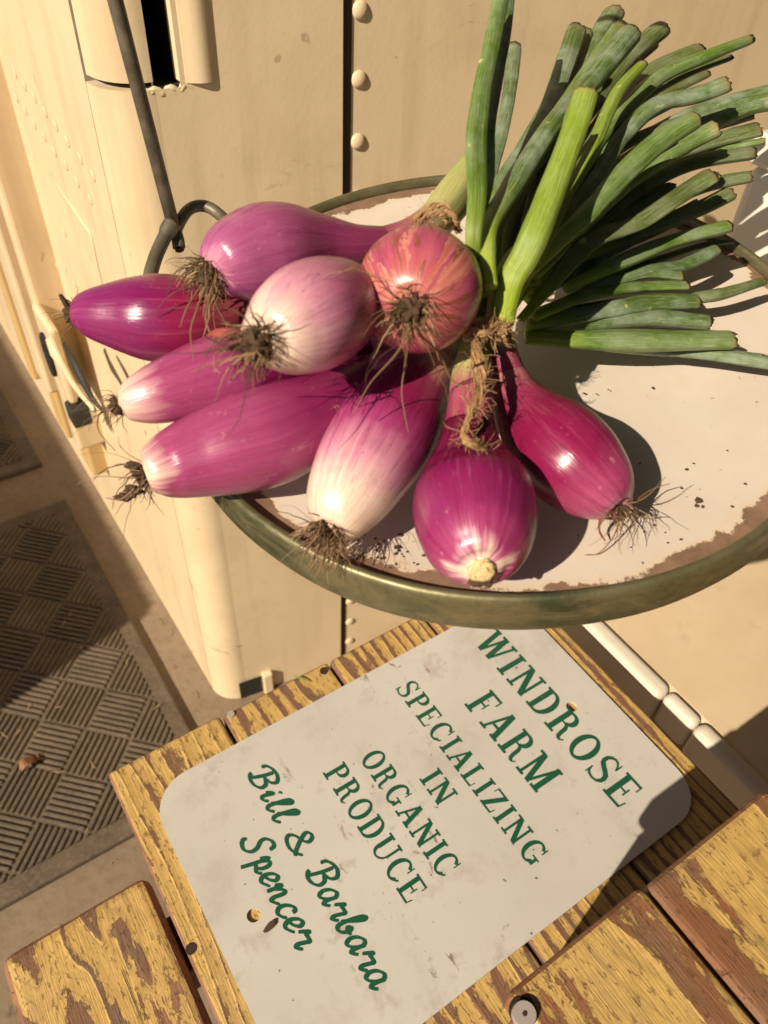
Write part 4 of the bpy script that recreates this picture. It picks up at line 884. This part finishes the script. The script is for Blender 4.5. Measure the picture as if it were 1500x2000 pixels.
make(2, 'deep purple onion with pointed dark tip below the bail fork',
     [(144, 613, 56, 17), (150, 613, 56, 30), (168, 613, 56, 43), (205, 615, 56, 58), (250, 618, 55, 73), (305, 622, 54, 84), (365, 622, 52, 80), (430, 613, 50, 60), (490, 602, 48, 40), (560, 596, 46, 28)],
     [(680, 595, 46, 22), (900, 590, 46, 18)],
     [(0.0, (0.36, 0.06, 0.13)), (0.05, (0.34, 0.035, 0.19)), (0.36, (0.27, 0.016, 0.135)), (0.50, (0.38, 0.02, 0.085)), (0.78, (0.46, 0.11, 0.11)), (1.0, (0.50, 0.22, 0.18))],
     [dict(n=16, lmin=0.005, lmax=0.016, spread=0.9, disc=0.0038, grav=0.1)], dict(streak=0.6, blotch=0.3))
make(1, 'lilac onion behind the others with bushy brown roots by the bail fork',
     [(409, 533, 76, 26), (414, 530, 76, 40), (426, 524, 76, 58), (460, 509, 76, 80), (512, 495, 74, 93), (570, 484, 72, 84), (635, 478, 70, 57), (695, 478, 68, 39), (750, 474, 66, 31)],
     [(800, 455, 66, 28), (850, 430, 62, 36), (882, 392, 60, 40), (908, 352, 60, 34), (932, 310, 62, 24), (950, 262, 66, 14)],
     [(0.0, (0.60, 0.26, 0.36)), (0.06, (0.44, 0.11, 0.27)), (0.40, LILAC), (0.62, (0.33, 0.05, 0.17)), (1.0, (0.26, 0.04, 0.11))],
     [dict(n=110, lmin=0.006, lmax=0.017, spread=0.9, disc=0.0058, grav=0.5), dict(n=12, lmin=0.015, lmax=0.032, spread=0.7, disc=0.005, grav=0.75, bias=Vector((-0.1, -0.2, -0.5)), longs=4, longl=0.045)], dict(streak=0.4, blotch=0.12), purple=0.08)
make(3, 'pale pinkish white onion with ragged brown roots beside the ball shaped onion',
     [(505, 671, 88, 26, 13), (511, 668, 88, 42, 12), (524, 661, 88, 64, 10), (556, 645, 88, 92, 7), (604, 621, 88, 107, 2), (652, 600, 84, 97, -2), (700, 588, 78, 66, -6), (745, 584, 70, 38, -10)],
     [(800, 586, 58, 26), (900, 595, 48, 20)],
     [(0.0, WHITE), (0.08, (0.78, 0.56, 0.49)), (0.20, (0.64, 0.30, 0.39)), (0.34, (0.52, 0.15, 0.30)), (0.48, (0.38, 0.045, 0.18)), (0.60, (0.29, 0.02, 0.11)), (1.0, MAGD)],
     [dict(n=85, lmin=0.005, lmax=0.014, spread=0.9, disc=0.0058, grav=0.25), dict(n=16, lmin=0.014, lmax=0.030, spread=0.6, disc=0.004, grav=0.25, bias=Vector((-0.7, 0.15, 0)), longs=2, longl=0.038)], dict(streak=0.3, blotch=0.10, light=(0.74, 0.5, 0.46)))
def ball():
    c = P(819, 567, 0.082); rr = pxr(c, 122); k = depth(c) / FPX
    lat = RT * (-20 * k) + DN * (64 * k); u = lat - FW * math.sqrt(rr * rr - lat.length_squared); u.normalize(); out = []
    for ph in (9, 14, 24, 40, 60, 80, 100, 120, 140, 154):
        a = R_(ph); out.append((c + u * (rr * math.cos(a) * (0.985 if ph > 20 else 0.955)), rr * math.sin(a)))
    e = P(900, 560, 0.05); out.append((c.lerp(e, 0.85) - u * rr * 0.5, rr * 0.24)); return out
make(4, 'round ball shaped onion with torn papery orange skin on top of the bunch', ball, [(930, 585, 48, 24), (955, 600, 50, 26)],
     [(0.0, (0.50, 0.14, 0.15)), (0.10, (0.52, 0.10, 0.21)), (0.35, (0.40, 0.030, 0.14)), (0.62, (0.30, 0.016, 0.10)), (1.0, MAGD)],
     [dict(n=95, lmin=0.004, lmax=0.013, spread=1.5, disc=0.0052, grav=0.25), dict(n=14, lmin=0.012, lmax=0.022, spread=1.3, disc=0.004, grav=0.4, longs=5, longl=0.042)], dict(streak=0.5, papery=0.85, blotch=0.3), ridge=0.008)
make(7, 'onion with large creamy white base and dense tangle of roots on the rim',
     [(640, 1042, 19, 24), (644, 1035, 19, 40), (655, 1015, 20, 62), (675, 975, 22, 82), (708, 915, 25, 97), (745, 855, 27, 103), (785, 790, 32, 91), (822, 733, 38, 66), (852, 690, 43, 46)],
     [(880, 655, 47, 34), (920, 620, 48, 24)],
     [(0.0, WHITE), (0.17, (0.80, 0.60, 0.50)), (0.30, (0.62, 0.27, 0.37)), (0.44, (0.42, 0.06, 0.21)), (0.66, (0.26, 0.012, 0.088)), (0.86, (0.28, 0.03, 0.09)), (1.0, (0.52, 0.30, 0.22))],
     [dict(n=150, lmin=0.006, lmax=0.018, spread=1.1, disc=0.0058, grav=0.45, bias=Vector((-0.25, 0.0, 0))), dict(n=14, lmin=0.012, lmax=0.024, spread=1.2, disc=0.004, grav=0.3)], dict(streak=0.4, blotch=0.25, light=(0.72, 0.42, 0.42)), purple=0.02)
make(8, 'plump glossy magenta onion with cream cut root disc facing outward',
     [(941, 1113, 26, 24, 11), (940, 1108, 26, 44, 10.5), (938, 1096, 27, 73, 9), (934, 1064, 29, 105, 5), (929, 1010, 30, 121, 1), (924, 955, 31, 113), (919, 905, 34, 87), (917, 865, 38, 62), (917, 830, 41, 50)],
     [(918, 790, 44, 43), (922, 730, 46, 38), (930, 675, 48, 30), (940, 640, 48, 24)],
     [(0.0, (0.80, 0.62, 0.52)), (0.022, (0.62, 0.30, 0.38)), (0.050, (0.42, 0.06, 0.22)), (0.20, (0.36, 0.03, 0.185)), (0.48, (0.27, 0.012, 0.13)), (0.70, (0.17, 0.005, 0.06)), (1.0, (0.12, 0.006, 0.035))],
     [dict(n=16, lmin=0.002, lmax=0.005, spread=1.0, disc=0.003, grav=0.4)], dict(streak=0.55, blotch=0.18), purple=0.25)
make(9, 'glossy crimson onion with long narrow neck and splayed roots lying on the enamel',
     [(1213, 993, 17, 18), (1210, 989, 17, 33), (1199, 978, 18, 53), (1170, 950, 21, 78), (1125, 908, 24, 95), (1078, 862, 26, 92), (1038, 818, 29, 72), (1008, 773, 34, 49), (992, 735, 38, 37)],
     [(983, 700, 42, 31), (976, 660, 46, 28), (965, 622, 48, 25)],
     [(0.0, (0.62, 0.26, 0.36)), (0.08, (0.50, 0.10, 0.26)), (0.30, (0.34, 0.018, 0.125)), (0.60, (0.28, 0.010, 0.085)), (0.85, (0.34, 0.04, 0.13)), (1.0, (0.44, 0.16, 0.20))],
     [dict(n=34, lmin=0.008, lmax=0.022, spread=1.0, disc=0.0035, grav=0.2)], dict(streak=0.6, blotch=0.35), purple=0.28)
# muddy bits at the root ends, papery shred, root disc
_, _, tip, d = ONI[6]; t, inv = BULB[6], I4
clump(t, inv, tip + d * 0.0004, 0.0050, 1, sq=(0.7, 0.8, 1.0)); clump(t, inv, tip + d * 0.006 - EZ * 0.006, 0.0026, 5, sq=(1.3, 1, 0.8)); clump(t, inv, tip + d * 0.010 - EZ * 0.008, 0.0022, 9, sq=(1.6, 0.8, 0.7)); clump(t, inv, tip + d * 0.004 + EZ * 0.006, 0.0020, 3, sq=(1.5, 1, 0.8))
for k, r in ((5, 0.0036), (2, 0.0036), (1, 0.0052), (3, 0.0048), (4, 0.0046), (7, 0.0042), (9, 0.0024)):
    _, _, tip, d = ONI[k]; t, inv = BULB[k], I4; clump(t, inv, tip + d * 0.0002, r, k * 2)
_, _, tip, d = ONI[2]; t, inv = BULB[2], I4
vs, fs, _ = sweep([tuple(tip), tuple(tip + d * 0.002 + EZ * 0.004), tuple(tip + d * 0.0035 + EZ * 0.009)], [0.0016, 0.0013, 0.0008], 6); bpart(mesh_obj('dry_stub', vs, fs, SOIL), t, inv)
_, _, tip, d = ONI[3]; t, inv = BULB[3], I4
sp = [P(500, 664, 90, 0) if False else tip, tip.lerp(P(440, 645, 0.092), 0.6), P(425, 648, 0.090), P(405, 655, 0.088)]
vs, fs, _ = sweep(catmull([tuple(q) for q in sp], 10), [0.0022, 0.003, 0.0034, 0.0034, 0.003, 0.003, 0.0026, 0.002, 0.0015, 0.0008], 8, PN, 0.4, lambda t_, a: 1 + 0.2 * math.sin(5 * a + 9 * t_)); bpart(mesh_obj('skin_shred', vs, fs, PAPERY), t, inv)
_, _, tip, d = ONI[8]; t, inv = BULB[8], I4
bm = bmesh.new(); bmesh.ops.create_icosphere(bm, subdivisions=3, radius=1)
for v in bm.verts: v.co = Vector((v.co.x * 0.0047, v.co.y * 0.0047, v.co.z * 0.0012)) * (1 + 0.28 * noise.noise(v.co * 2.5) + 0.12 * noise.noise(v.co * 9))
o = bm_obj('root_disc', bm, CREAM, smooth=True); s_ = d.cross(PN).normalized(); o.matrix_basis = frame(tip + d * 0.0004, s_, d.cross(s_), d); bpart(o, t, inv)
clump(t, inv, tip - PN * 0.0052 + d * 0.0005, 0.0028, 4, sq=(1.5, 1, 0.7))
_, _, tip, d = ONI[9]; t, inv = BULB[9], I4
vs, fs, _ = sweep(catmull([tuple(tip), tuple(P(1178, 1010, 0.012)), tuple(P(1170, 1035, 0.004)), tuple(P(1182, 1056, 0.0))], 12), [0.0014] * 6 + [0.0011] * 4 + [0.0007] * 2, 6, PN, 0.4); bpart(mesh_obj('skin_shred', vs, fs, PAPERY), t, inv)

# single long roots
for k, path in ((4, [(800, 640, 104), (775, 690, 92), (722, 750, 72), (690, 812, 58)]), (4, [(802, 650, 102), (790, 720, 78), (785, 772, 68), (798, 846, 58)]), (4, [(812, 648, 102), (858, 690, 82), (880, 738, 70), (916, 766, 66)]),
                (4, [(822, 640, 106), (868, 655, 100), (892, 650, 98)]), (1, [(402, 558, 92), (384, 606, 90), (372, 650, 86), (380, 705, 80)]), (1, [(395, 555, 92), (366, 600, 90), (352, 640, 84)]),
                (1, [(415, 560, 92), (402, 620, 90), (415, 668, 86), (398, 700, 84)]), (3, [(500, 690, 104), (450, 700, 100), (400, 715, 92), (372, 728, 86)]), (3, [(508, 700, 102), (496, 725, 96), (494, 748, 88)]),
                (5, [(222, 798, 46), (196, 806, 46), (192, 840, 44), (225, 880, 42)]), (6, [(262, 955, 30), (236, 975, 26), (206, 972, 26)]), (9, [(1216, 995, 17), (1245, 975, 14), (1275, 955, 12), (1308, 945, 12)]), (9, [(1214, 1000, 15), (1200, 1045, 4), (1170, 1080, -2), (1142, 1084, -3)])):
    c = catmull([tuple(P(x, y, h / 1000)) for x, y, h in path], 24); vs, fs, _ = sweep(c, [0.00042 * (1 - 0.6 * i / 23) for i in range(24)], 5)
    bpart(mesh_obj('long_root', vs, fs, ROOT, smooth=True), BULB[k], I4)

# ------------------------------------------------------------------ leaves
TIE = (985, 600, 46)
def zc(x, y): return (700 + 0.5333 * x, 0.5333 * y)
LV = [  # owner, material, zoomed pixel spine, (w base, w mid, w tip) in photo px, h start..end mm, from the tie?
 (1, 1, [(450, 1090), (425, 960), (418, 860), (428, 700), (428, 520), (450, 330), (490, 150), (530, -20), (545, -110)], (24, 38, 24), 72, 150, 0),
 (1, 0, [(460, 1080), (440, 940), (440, 830), (458, 640), (470, 480), (500, 300), (535, 120), (552, -60)], (20, 32, 22), 66, 135, 0),
 (1, 0, [(480, 1020), (465, 880), (470, 760), (490, 620), (525, 480), (555, 330), (572, 165)], (14, 24, 24), 60, 88, 0),
 (3, 0, [(470, 1060), (452, 950), (460, 850), (500, 720), (590, 560), (690, 380), (760, 220), (800, 100)], (20, 34, 34), 68, 92, 0),
 (3, 2, [(500, 1000), (520, 760), (620, 560), (720, 390), (790, 240), (832, 118)], (16, 30, 32), 62, 86, 0),
 (5, 1, [(475, 1080), (462, 960), (475, 850), (550, 680), (680, 480), (820, 290), (965, 88)], (18, 26, 30), 74, 98, 0),
 (5, 0, [(485, 1050), (470, 940), (490, 830), (570, 670), (690, 490), (820, 330), (920, 215), (1000, 120)], (26, 38, 38), 80, 104, 0),
 (5, 0, [(540, 1000), (620, 700), (720, 460), (800, 300), (880, 150), (940, 40)], (20, 36, 36), 50, 72, 0),
 (2, 2, [(560, 1000), (640, 720), (730, 550), (850, 380), (980, 215), (1110, 105)], (22, 34, 34), 48, 66, 0),
 (4, 3, [(525, 1180), (565, 1040), (610, 940), (655, 830), (730, 650), (795, 470), (836, 335)], (50, 54, 40), 66, 118, 0),
 (4, 2, [(600, 960), (630, 800), (665, 660), (720, 540)], (18, 26, 10), 70, 80, 0),
 (2, 3, [(650, 960), (760, 720), (850, 560), (905, 430), (970, 330), (1045, 232)], (18, 26, 18), 78, 96, 0),
 (2, 1, [(590, 1050), (680, 840), (770, 690), (870, 530), (990, 390), (1110, 285), (1270, 210), (1440, 142)], (24, 32, 20), 66, 84, 0),
 (2, 2, [(600, 1040), (750, 700), (890, 450), (1000, 320), (1100, 240), (1252, 178)], (20, 32, 30), 50, 62, 0),
 (6, 2, [(620, 1040), (830, 690), (1000, 460), (1120, 350), (1275, 268)], (18, 26, 24), 46, 58, 0),
 (6, 0, [(640, 930), (760, 780), (880, 640), (960, 510), (1080, 410), (1220, 350), (1350, 308)], (26, 36, 34), 62, 84, 0),
 (6, 0, [(600, 1020), (690, 850), (780, 700), (860, 570), (930, 480), (1040, 428)], (20, 30, 14), 60, 70, 0),
 (4, 1, [(620, 1000), (720, 900), (850, 780), (980, 640), (1110, 520), (1235, 435)], (22, 42, 36), 64, 92, 0),
 (7, 1, [(640, 1010), (800, 850), (960, 690), (1120, 580), (1230, 510), (1310, 470)], (24, 38, 40), 54, 72, 0),
 (7, 0, [(900, 640), (1100, 520), (1300, 440), (1420, 395), (1520, 370)], (26, 40, 40), 48, 66, 0),
 (7, 0, [(1000, 520), (1200, 430), (1400, 365), (1540, 325)], (22, 34, 34), 52, 64, 0),
 (7, 2, [(850, 740), (1100, 590), (1300, 520), (1470, 475)], (24, 34, 32), 42, 58, 0),
 (8, 1, [(1000, 620), (1250, 550), (1380, 528), (1490, 515)], (16, 20, 14), 46, 56, 0),
 (8, 2, [(640, 1030), (850, 830), (1050, 680), (1220, 600), (1445, 560)], (26, 34, 32), 42, 52, 0),
 (8, 2, [(595, 1170), (700, 1050), (760, 975), (860, 885), (1020, 810), (1150, 740), (1220, 680), (1298, 640)], (20, 42, 36), 52, 66, 0),
 (8, 2, [(800, 900), (1050, 770), (1250, 690), (1435, 645)], (22, 28, 26), 30, 44, 0),
 (9, 2, [(800, 950), (1000, 850), (1230, 770), (1362, 710)], (24, 34, 30), 32, 42, 0),
 (9, 1, [(760, 1060), (900, 990), (1010, 940), (1150, 880), (1355, 828)], (22, 34, 30), 36, 38, 0),
 (9, 2, [(900, 1010), (1100, 940), (1260, 890), (1375, 882)], (16, 18, 12), 24, 26, 0),
 (9, 0, [(850, 1070), (1040, 1000), (1190, 960), (1310, 912)], (22, 28, 24), 28, 26, 0),
 (8, 0, [(640, 1150), (780, 1090), (920, 1030), (1060, 998), (1185, 1010)], (22, 30, 28), 34, 26, 0),
 (8, 1, [(640, 1160), (830, 1085), (1010, 1045), (1205, 1045)], (24, 32, 28), 36, 24, 0),
 (9, 2, [(1000, 1110), (1180, 1095), (1330, 1075), (1484, 1030)], (20, 26, 20), 16, 18, 0),
 (9, 0, [(620, 1190), (820, 1150), (1060, 1105), (1242, 1105)], (24, 38, 32), 30, 20, 0),
 (9, 0, [(620, 1215), (850, 1180), (1060, 1165), (1286, 1182)], (24, 34, 32), 24, 16, 0),
 (9, 1, [(610, 1235), (780, 1240), (960, 1242), (1160, 1240), (1372, 1246)], (30, 50, 44), 26, 18, 0),
 (9, 0, [(900, 1270), (1100, 1280), (1300, 1302), (1520, 1330)], (20, 30, 28), 10, 10, 0),
 # darker leaves deep in the fan
 (3, 0, [(530, 1090), (560, 900), (630, 760), (720, 600), (800, 460), (860, 330)], (24, 34, 30), 50, 66, 0),
 (5, 0, [(545, 1110), (590, 960), (700, 760), (800, 620), (880, 500)], (26, 36, 30), 46, 58, 0),
 (6, 2, [(560, 1120), (640, 1000), (760, 840), (900, 700), (1020, 590), (1150, 470)], (26, 36, 32), 42, 54, 0),
 (7, 2, [(620, 1060), (800, 900), (960, 790), (1150, 690)], (26, 36, 30), 32, 42, 0),
 (8, 0, [(620, 1100), (800, 980), (980, 880), (1160, 800)], (26, 36, 30), 26, 34, 0),
 (5, 2, [(520, 1080), (545, 860), (640, 640), (720, 480), (800, 370), (905, 290)], (24, 34, 30), 54, 76, 0),
]
_r = random.Random(99); base_lv = [q for q in LV if len(q[2]) >= 4]
for k in range(34):                                     # thin leaves tucked between the others
    q = base_lv[3 + (k * 5) % (len(base_lv) - 6)]; sc_l = _r.uniform(0.80, 1.0); ox, oy = _r.uniform(-34, 34), _r.uniform(-30, 30)
    sp = [(x + ox * (i / len(q[2])), y + oy * (i / len(q[2]))) for i, (x, y) in enumerate(q[2])]
    x0_, y0_ = sp[0]; sp = [(x0_ + (x - x0_) * sc_l, y0_ + (y - y0_) * sc_l) for x, y in sp]
    LV.append((q[0], _r.choice((0, 0, 1, 2)), sp, (q[3][0] * 0.7, q[3][1] * _r.uniform(0.5, 0.8), q[3][2] * _r.uniform(0.45, 0.75)), max(10, q[4] - 9), max(12, q[5] - 11), 0))
HOLLOW = mat_flat('leaf_inside', (0.09, 0.13, 0.04), 0.7)
for li, (own, mi, sp, (w0, w1, w2), h0, h1, _) in enumerate(LV):
    t, inv, _t, _d = ONI[own]; rnd = random.Random(li * 17 + 3); n = len(sp); pts = []
    for i, (x, y) in enumerate(sp):
        u = i / (n - 1); q = zc(x, y); p = P(q[0], q[1], (h0 + (h1 - h0) * u) / 1000); w = (w0 + (w1 - w0) * min(1, u / 0.45)) if u < 0.45 else (w1 + (w2 - w1) * (u - 0.45) / 0.55)
        if 0 < i < n - 1: p += PX * rnd.gauss(0, 0.0004) + PY * rnd.gauss(0, 0.0004) + PN * rnd.gauss(0, 0.0010)
        pts.append((p.x, p.y, p.z, pxr(p, w * 0.55)))
    c = catmull(pts, 44); P3 = [Vector(q[:3]) for q in c]; rad = [q[3] for q in c]
    dv = (P3[-1] - P3[-3]).normalized(); rN = rad[-1]
    ph = rnd.uniform(0, 6); k5 = rnd.choice((2, 3, 4)); kc = rnd.choice((6, 7, 8)); fl0 = rnd.uniform(0.42, 0.80); pin = rnd.uniform(0, 1); kink = rnd.uniform(0.3, 0.8)
    def rf(tt, a, ph=ph, k5=k5, kc=kc, pin=pin, kink=kink):
        cr_ = abs(math.sin(kc * 0.5 * a + ph * 1.7))
        return 1 + 0.06 * math.sin(k5 * a + ph + 3 * tt) + 0.055 * (cr_ - 0.6) + 0.025 * math.sin(17 * a + ph) + 0.05 * math.sin(9 * tt + ph) - 0.10 * pin * math.exp(-((tt - kink) / 0.03) ** 2)
    seg = 26; vs, fs, lp = sweep(P3, rad, seg, PN, fl0, rf, endcap=False)
    last = len(vs) - seg
    for k in range(seg):                                  # ragged cut
        vs[last + k] = vs[last + k] + dv * rN * (0.35 * noise.noise(Vector((k * 0.9, li * 3.1, 0))) + 0.12 * rnd.random())
        vs[last + k] = P3[-1].lerp(vs[last + k], 0.90)
    b0_ = len(vs); cen = P3[-1] - dv * rN * 1.1
    for k in range(seg): vs.append(P3[-1].lerp(vs[last + k], 0.80) - dv * rN * 0.15); lp.append((0, 0, 1.0))
    for k in range(seg): vs.append(cen + (vs[last + k] - P3[-1]) * 0.45); lp.append((0, 0, 1.0))
    for k in range(seg):
        k2 = (k + 1) % seg; fs.append((last + k, last + k2, b0_ + k2, b0_ + k)); fs.append((b0_ + k, b0_ + k2, b0_ + seg + k2, b0_ + seg + k))
    fs.append(tuple(b0_ + seg + k for k in range(seg)))
    o = mesh_obj('leaf', vs, fs, LEAF[mi], smooth=True); set_lp(o, lp); bpart(o, t, inv)
# pale sheath round the ball onion's stem
t, inv, _t, _d = ONI[4]
ns = st([(968, 655, 52, 22), (978, 610, 58, 28), (992, 560, 62, 33), (1012, 520, 66, 34), (1022, 500, 68, 30)])
build_neck(t, inv, mat_neck(21.0, -0.3 if False else 0.01), ns)
vs, fs, lp = [], [], []
t, inv, _t, _d = ONI[1]

# ------------------------------------------------------------------ twine
tw = thing('jute_twine', 'fuzzy brown jute twine tied round the onion necks with loose ends', 'twine'); tw.location = P(940, 640, 0.05); TI = Matrix.Translation(-tw.location)
def twine(path, r=0.00115, name='strand', fuzz=60, plies=3):
    rnd = random.Random(len(path) * 31 + int(path[0][0])); vs, fs = [], []; c = catmull([tuple(P(x, y, h / 1000)) for x, y, h in path], 70); pts = [Vector(q) for q in c]
    for k in range(22):
        sub = []; a0 = rnd.uniform(0, 6.28); q = rnd.uniform(0.15, 1.15); f1 = rnd.uniform(0.12, 0.30); sd_ = rnd.uniform(0, 50)
        for i, p in enumerate(pts):
            tg = (pts[min(i + 1, 69)] - pts[max(i - 1, 0)]).normalized(); s = tg.cross(PN).normalized(); w = s.cross(tg); a = i * f1 + a0
            qq = r * (q + 0.55 * noise.noise(Vector((i * 0.16, sd_, 0)))); sub.append(tuple(p + s * (math.cos(a) * qq) + w * (math.sin(a) * qq * 0.8)))
        sweep(sub, [r * rnd.uniform(0.15, 0.34)] * 70, 5, PN, verts=vs, faces=fs)
    for i in range(fuzz):
        j = rnd.randrange(1, 69); p = pts[j]; v = Vector((rnd.gauss(0, 1), rnd.gauss(0, 1), rnd.gauss(0, 1))).normalized(); tg = (pts[j] - pts[j - 1]).normalized(); v = (v + tg * rnd.uniform(-1, 1)).normalized()
        L = rnd.uniform(0.003, 0.010); q = [tuple(p)]
        for m_ in range(4): p = p + v * (L / 4); v = (v + Vector((rnd.gauss(0, .4), rnd.gauss(0, .4), rnd.gauss(0, .4)))).normalized(); q.append(tuple(p))
        sweep(q, [0.00009] * 5, 3, PN, verts=vs, faces=fs)
    o = mesh_obj(name, vs, fs, TWINE); bpart(o, tw, TI); return o
twine([(928, 660, 66), (930, 700, 64), (934, 740, 62), (930, 775, 61), (920, 800, 60), (911, 830, 57), (905, 850, 55), (918, 866, 54), (945, 876, 50), (958, 880, 47)], 0.0013, fuzz=150)
twine([(924, 655, 66), (936, 690, 65), (943, 730, 63), (938, 770, 62), (926, 795, 60), (932, 805, 58)], 0.0011, fuzz=90)
twine([(905, 655, 62), (925, 648, 68), (948, 650, 69), (970, 640, 67), (986, 628, 64), (992, 618, 60)], 0.0012, fuzz=100)
twine([(915, 640, 62), (940, 634, 68), (965, 636, 68), (984, 640, 64), (986, 660, 62)], 0.0012, fuzz=100)
twine([(985, 615, 63), (983, 630, 66), (981, 648, 66), (978, 662, 62)], 0.0016, fuzz=90)
twine([(812, 430, 80), (832, 412, 86), (858, 402, 88), (878, 412, 87), (890, 432, 84), (896, 452, 78)], 0.0012, fuzz=20)
twine([(818, 436, 80), (840, 420, 87), (862, 418, 89), (874, 434, 86)], 0.0010, fuzz=20)
twine([(932, 440, 82), (938, 462, 84), (942, 490, 82), (944, 520, 76)], 0.0017, fuzz=40)

# ------------------------------------------------------------------ crumbs and litter
rnd = random.Random(5); vs, fs = [], []
def bit(p, r, nrm):
    b = len(vs); k = 6; x = nrm.orthogonal().normalized(); y = nrm.cross(x)
    for i in range(k):
        a = i / k * 6.283; q = r * rnd.uniform(0.6, 1.3); vs.append(p + x * (q * math.cos(a)) + y * (q * math.sin(a)))
    vs.append(p + nrm * r * rnd.uniform(0.5, 1.0)); 
    for i in range(k): fs.append((b + i, b + (i + 1) % k, b + k))
    fs.append(tuple(b + i for i in range(k))[::-1])
for x, y, r in ((1158, 852, 9), (1366, 978, 9), (1360, 988, 6), (1373, 990, 5), (778, 1068, 7), (782, 1044, 5), (1455, 945, 5), (1275, 757, 4), (1140, 768, 4), (1165, 770, 3), (738, 1090, 6), (1250, 905, 3), (1305, 1060, 3), (1420, 880, 3), (1355, 905, 3), (1202, 880, 6)):
    bit(P(x, y, -0.0050), r * 0.00021, PN)
for i in range(80):
    x, y = (rnd.gauss(720, 55), rnd.gauss(1085, 22)) if i < 60 else (rnd.uniform(1000, 1480), rnd.uniform(760, 1110)); p = P(x, y, -0.0045)
    if (p - PC).length < 0.155: bit(p, rnd.uniform(0.00025, 0.0009), PN)
o = mesh_obj('soil_crumbs', vs, fs, SOIL); tag(o, 'dark soil crumbs scattered over the white enamel of the pan', 'soil', kind='stuff')
p0 = hitz(76, 1492, 0.016); dl = []
for i in range(7):
    for j in range(3): dl.append((i / 6 * 0.026, (j - 1) * 0.007 * math.sin(math.pi * (0.12 + 0.8 * i / 6)), 0.006 * abs(j - 1) + 0.006 * math.sin(i * 0.9)))
o = mesh_obj('dry_leaf', dl, [(i * 3 + j, i * 3 + j + 1, i * 3 + 4 + j, i * 3 + 3 + j) for i in range(6) for j in range(2)], DRYLEAF, smooth=True); o.matrix_basis = frame(p0 - EB * 0.02, (EB * 0.9 + EA * 0.45).normalized(), (EA * 0.9 - EB * 0.45).normalized(), EZ); tag(o, 'curled orange brown dry leaf on the basket weave mat', 'leaf')
sol = o.modifiers.new('thickness', 'SOLIDIFY'); sol.thickness = 0.0006
gp = [hitz(575, 1320, BZ + 0.0014), hitz(590, 1325, BZ + 0.0022), hitz(606, 1332, BZ + 0.0010)]
vs, fs, _ = sweep([tuple(q) for q in gp], [0.0006, 0.0009, 0.0004], 5, EZ, 0.4); tag(mesh_obj('grass_clipping', vs, fs, GRASSM), 'short green grass clipping lying on the worn plank edge', 'grass clipping')
p0 = hitz(528, 1808, BZ + PLT + 0.0012); bm = bmesh.new(); bmesh.ops.create_icosphere(bm, subdivisions=2, radius=1)
for v in bm.verts: v.co = Vector((v.co.x * 0.0056, v.co.y * 0.0022, v.co.z * 0.0012)) * (1 + 0.25 * noise.noise(v.co * 2))
o = bm_obj('bark_chip', bm, SOIL); o.matrix_basis = frame(p0, (EB * 0.95 + EA * 0.2).normalized(), (EA * 0.95 - EB * 0.2).normalized(), EZ); tag(o, 'small dark bark chip beside the screw hole of the sign', 'bark chip')

rnd = random.Random(12); vs, fs = [], []
for i in range(34):
    a, b = rnd.uniform(0.40, 1.1), rnd.uniform(-0.2, 0.155); p = W(a, b, 0.0155 if b < 0.10 and a > 0.455 else 0.0012); an = rnd.uniform(0, 6.28); L = rnd.uniform(0.004, 0.016); dv = EA * math.cos(an) + EB * math.sin(an); sd_ = EZ.cross(dv)
    sweep([tuple(p), tuple(p + dv * L / 2 + sd_ * rnd.gauss(0, 0.0015)), tuple(p + dv * L)], [0.0005, 0.0007, 0.0004], 4, EZ, 0.5, verts=vs, faces=fs)
STRAW = MB('straw').bsdf(Base_Color=(0.30, 0.21, 0.10), Roughness=0.8).m
tag(mesh_obj('straw_bits', vs, fs, STRAW), 'bits of straw and dry litter scattered over the mat and floor', 'straw', kind='stuff')
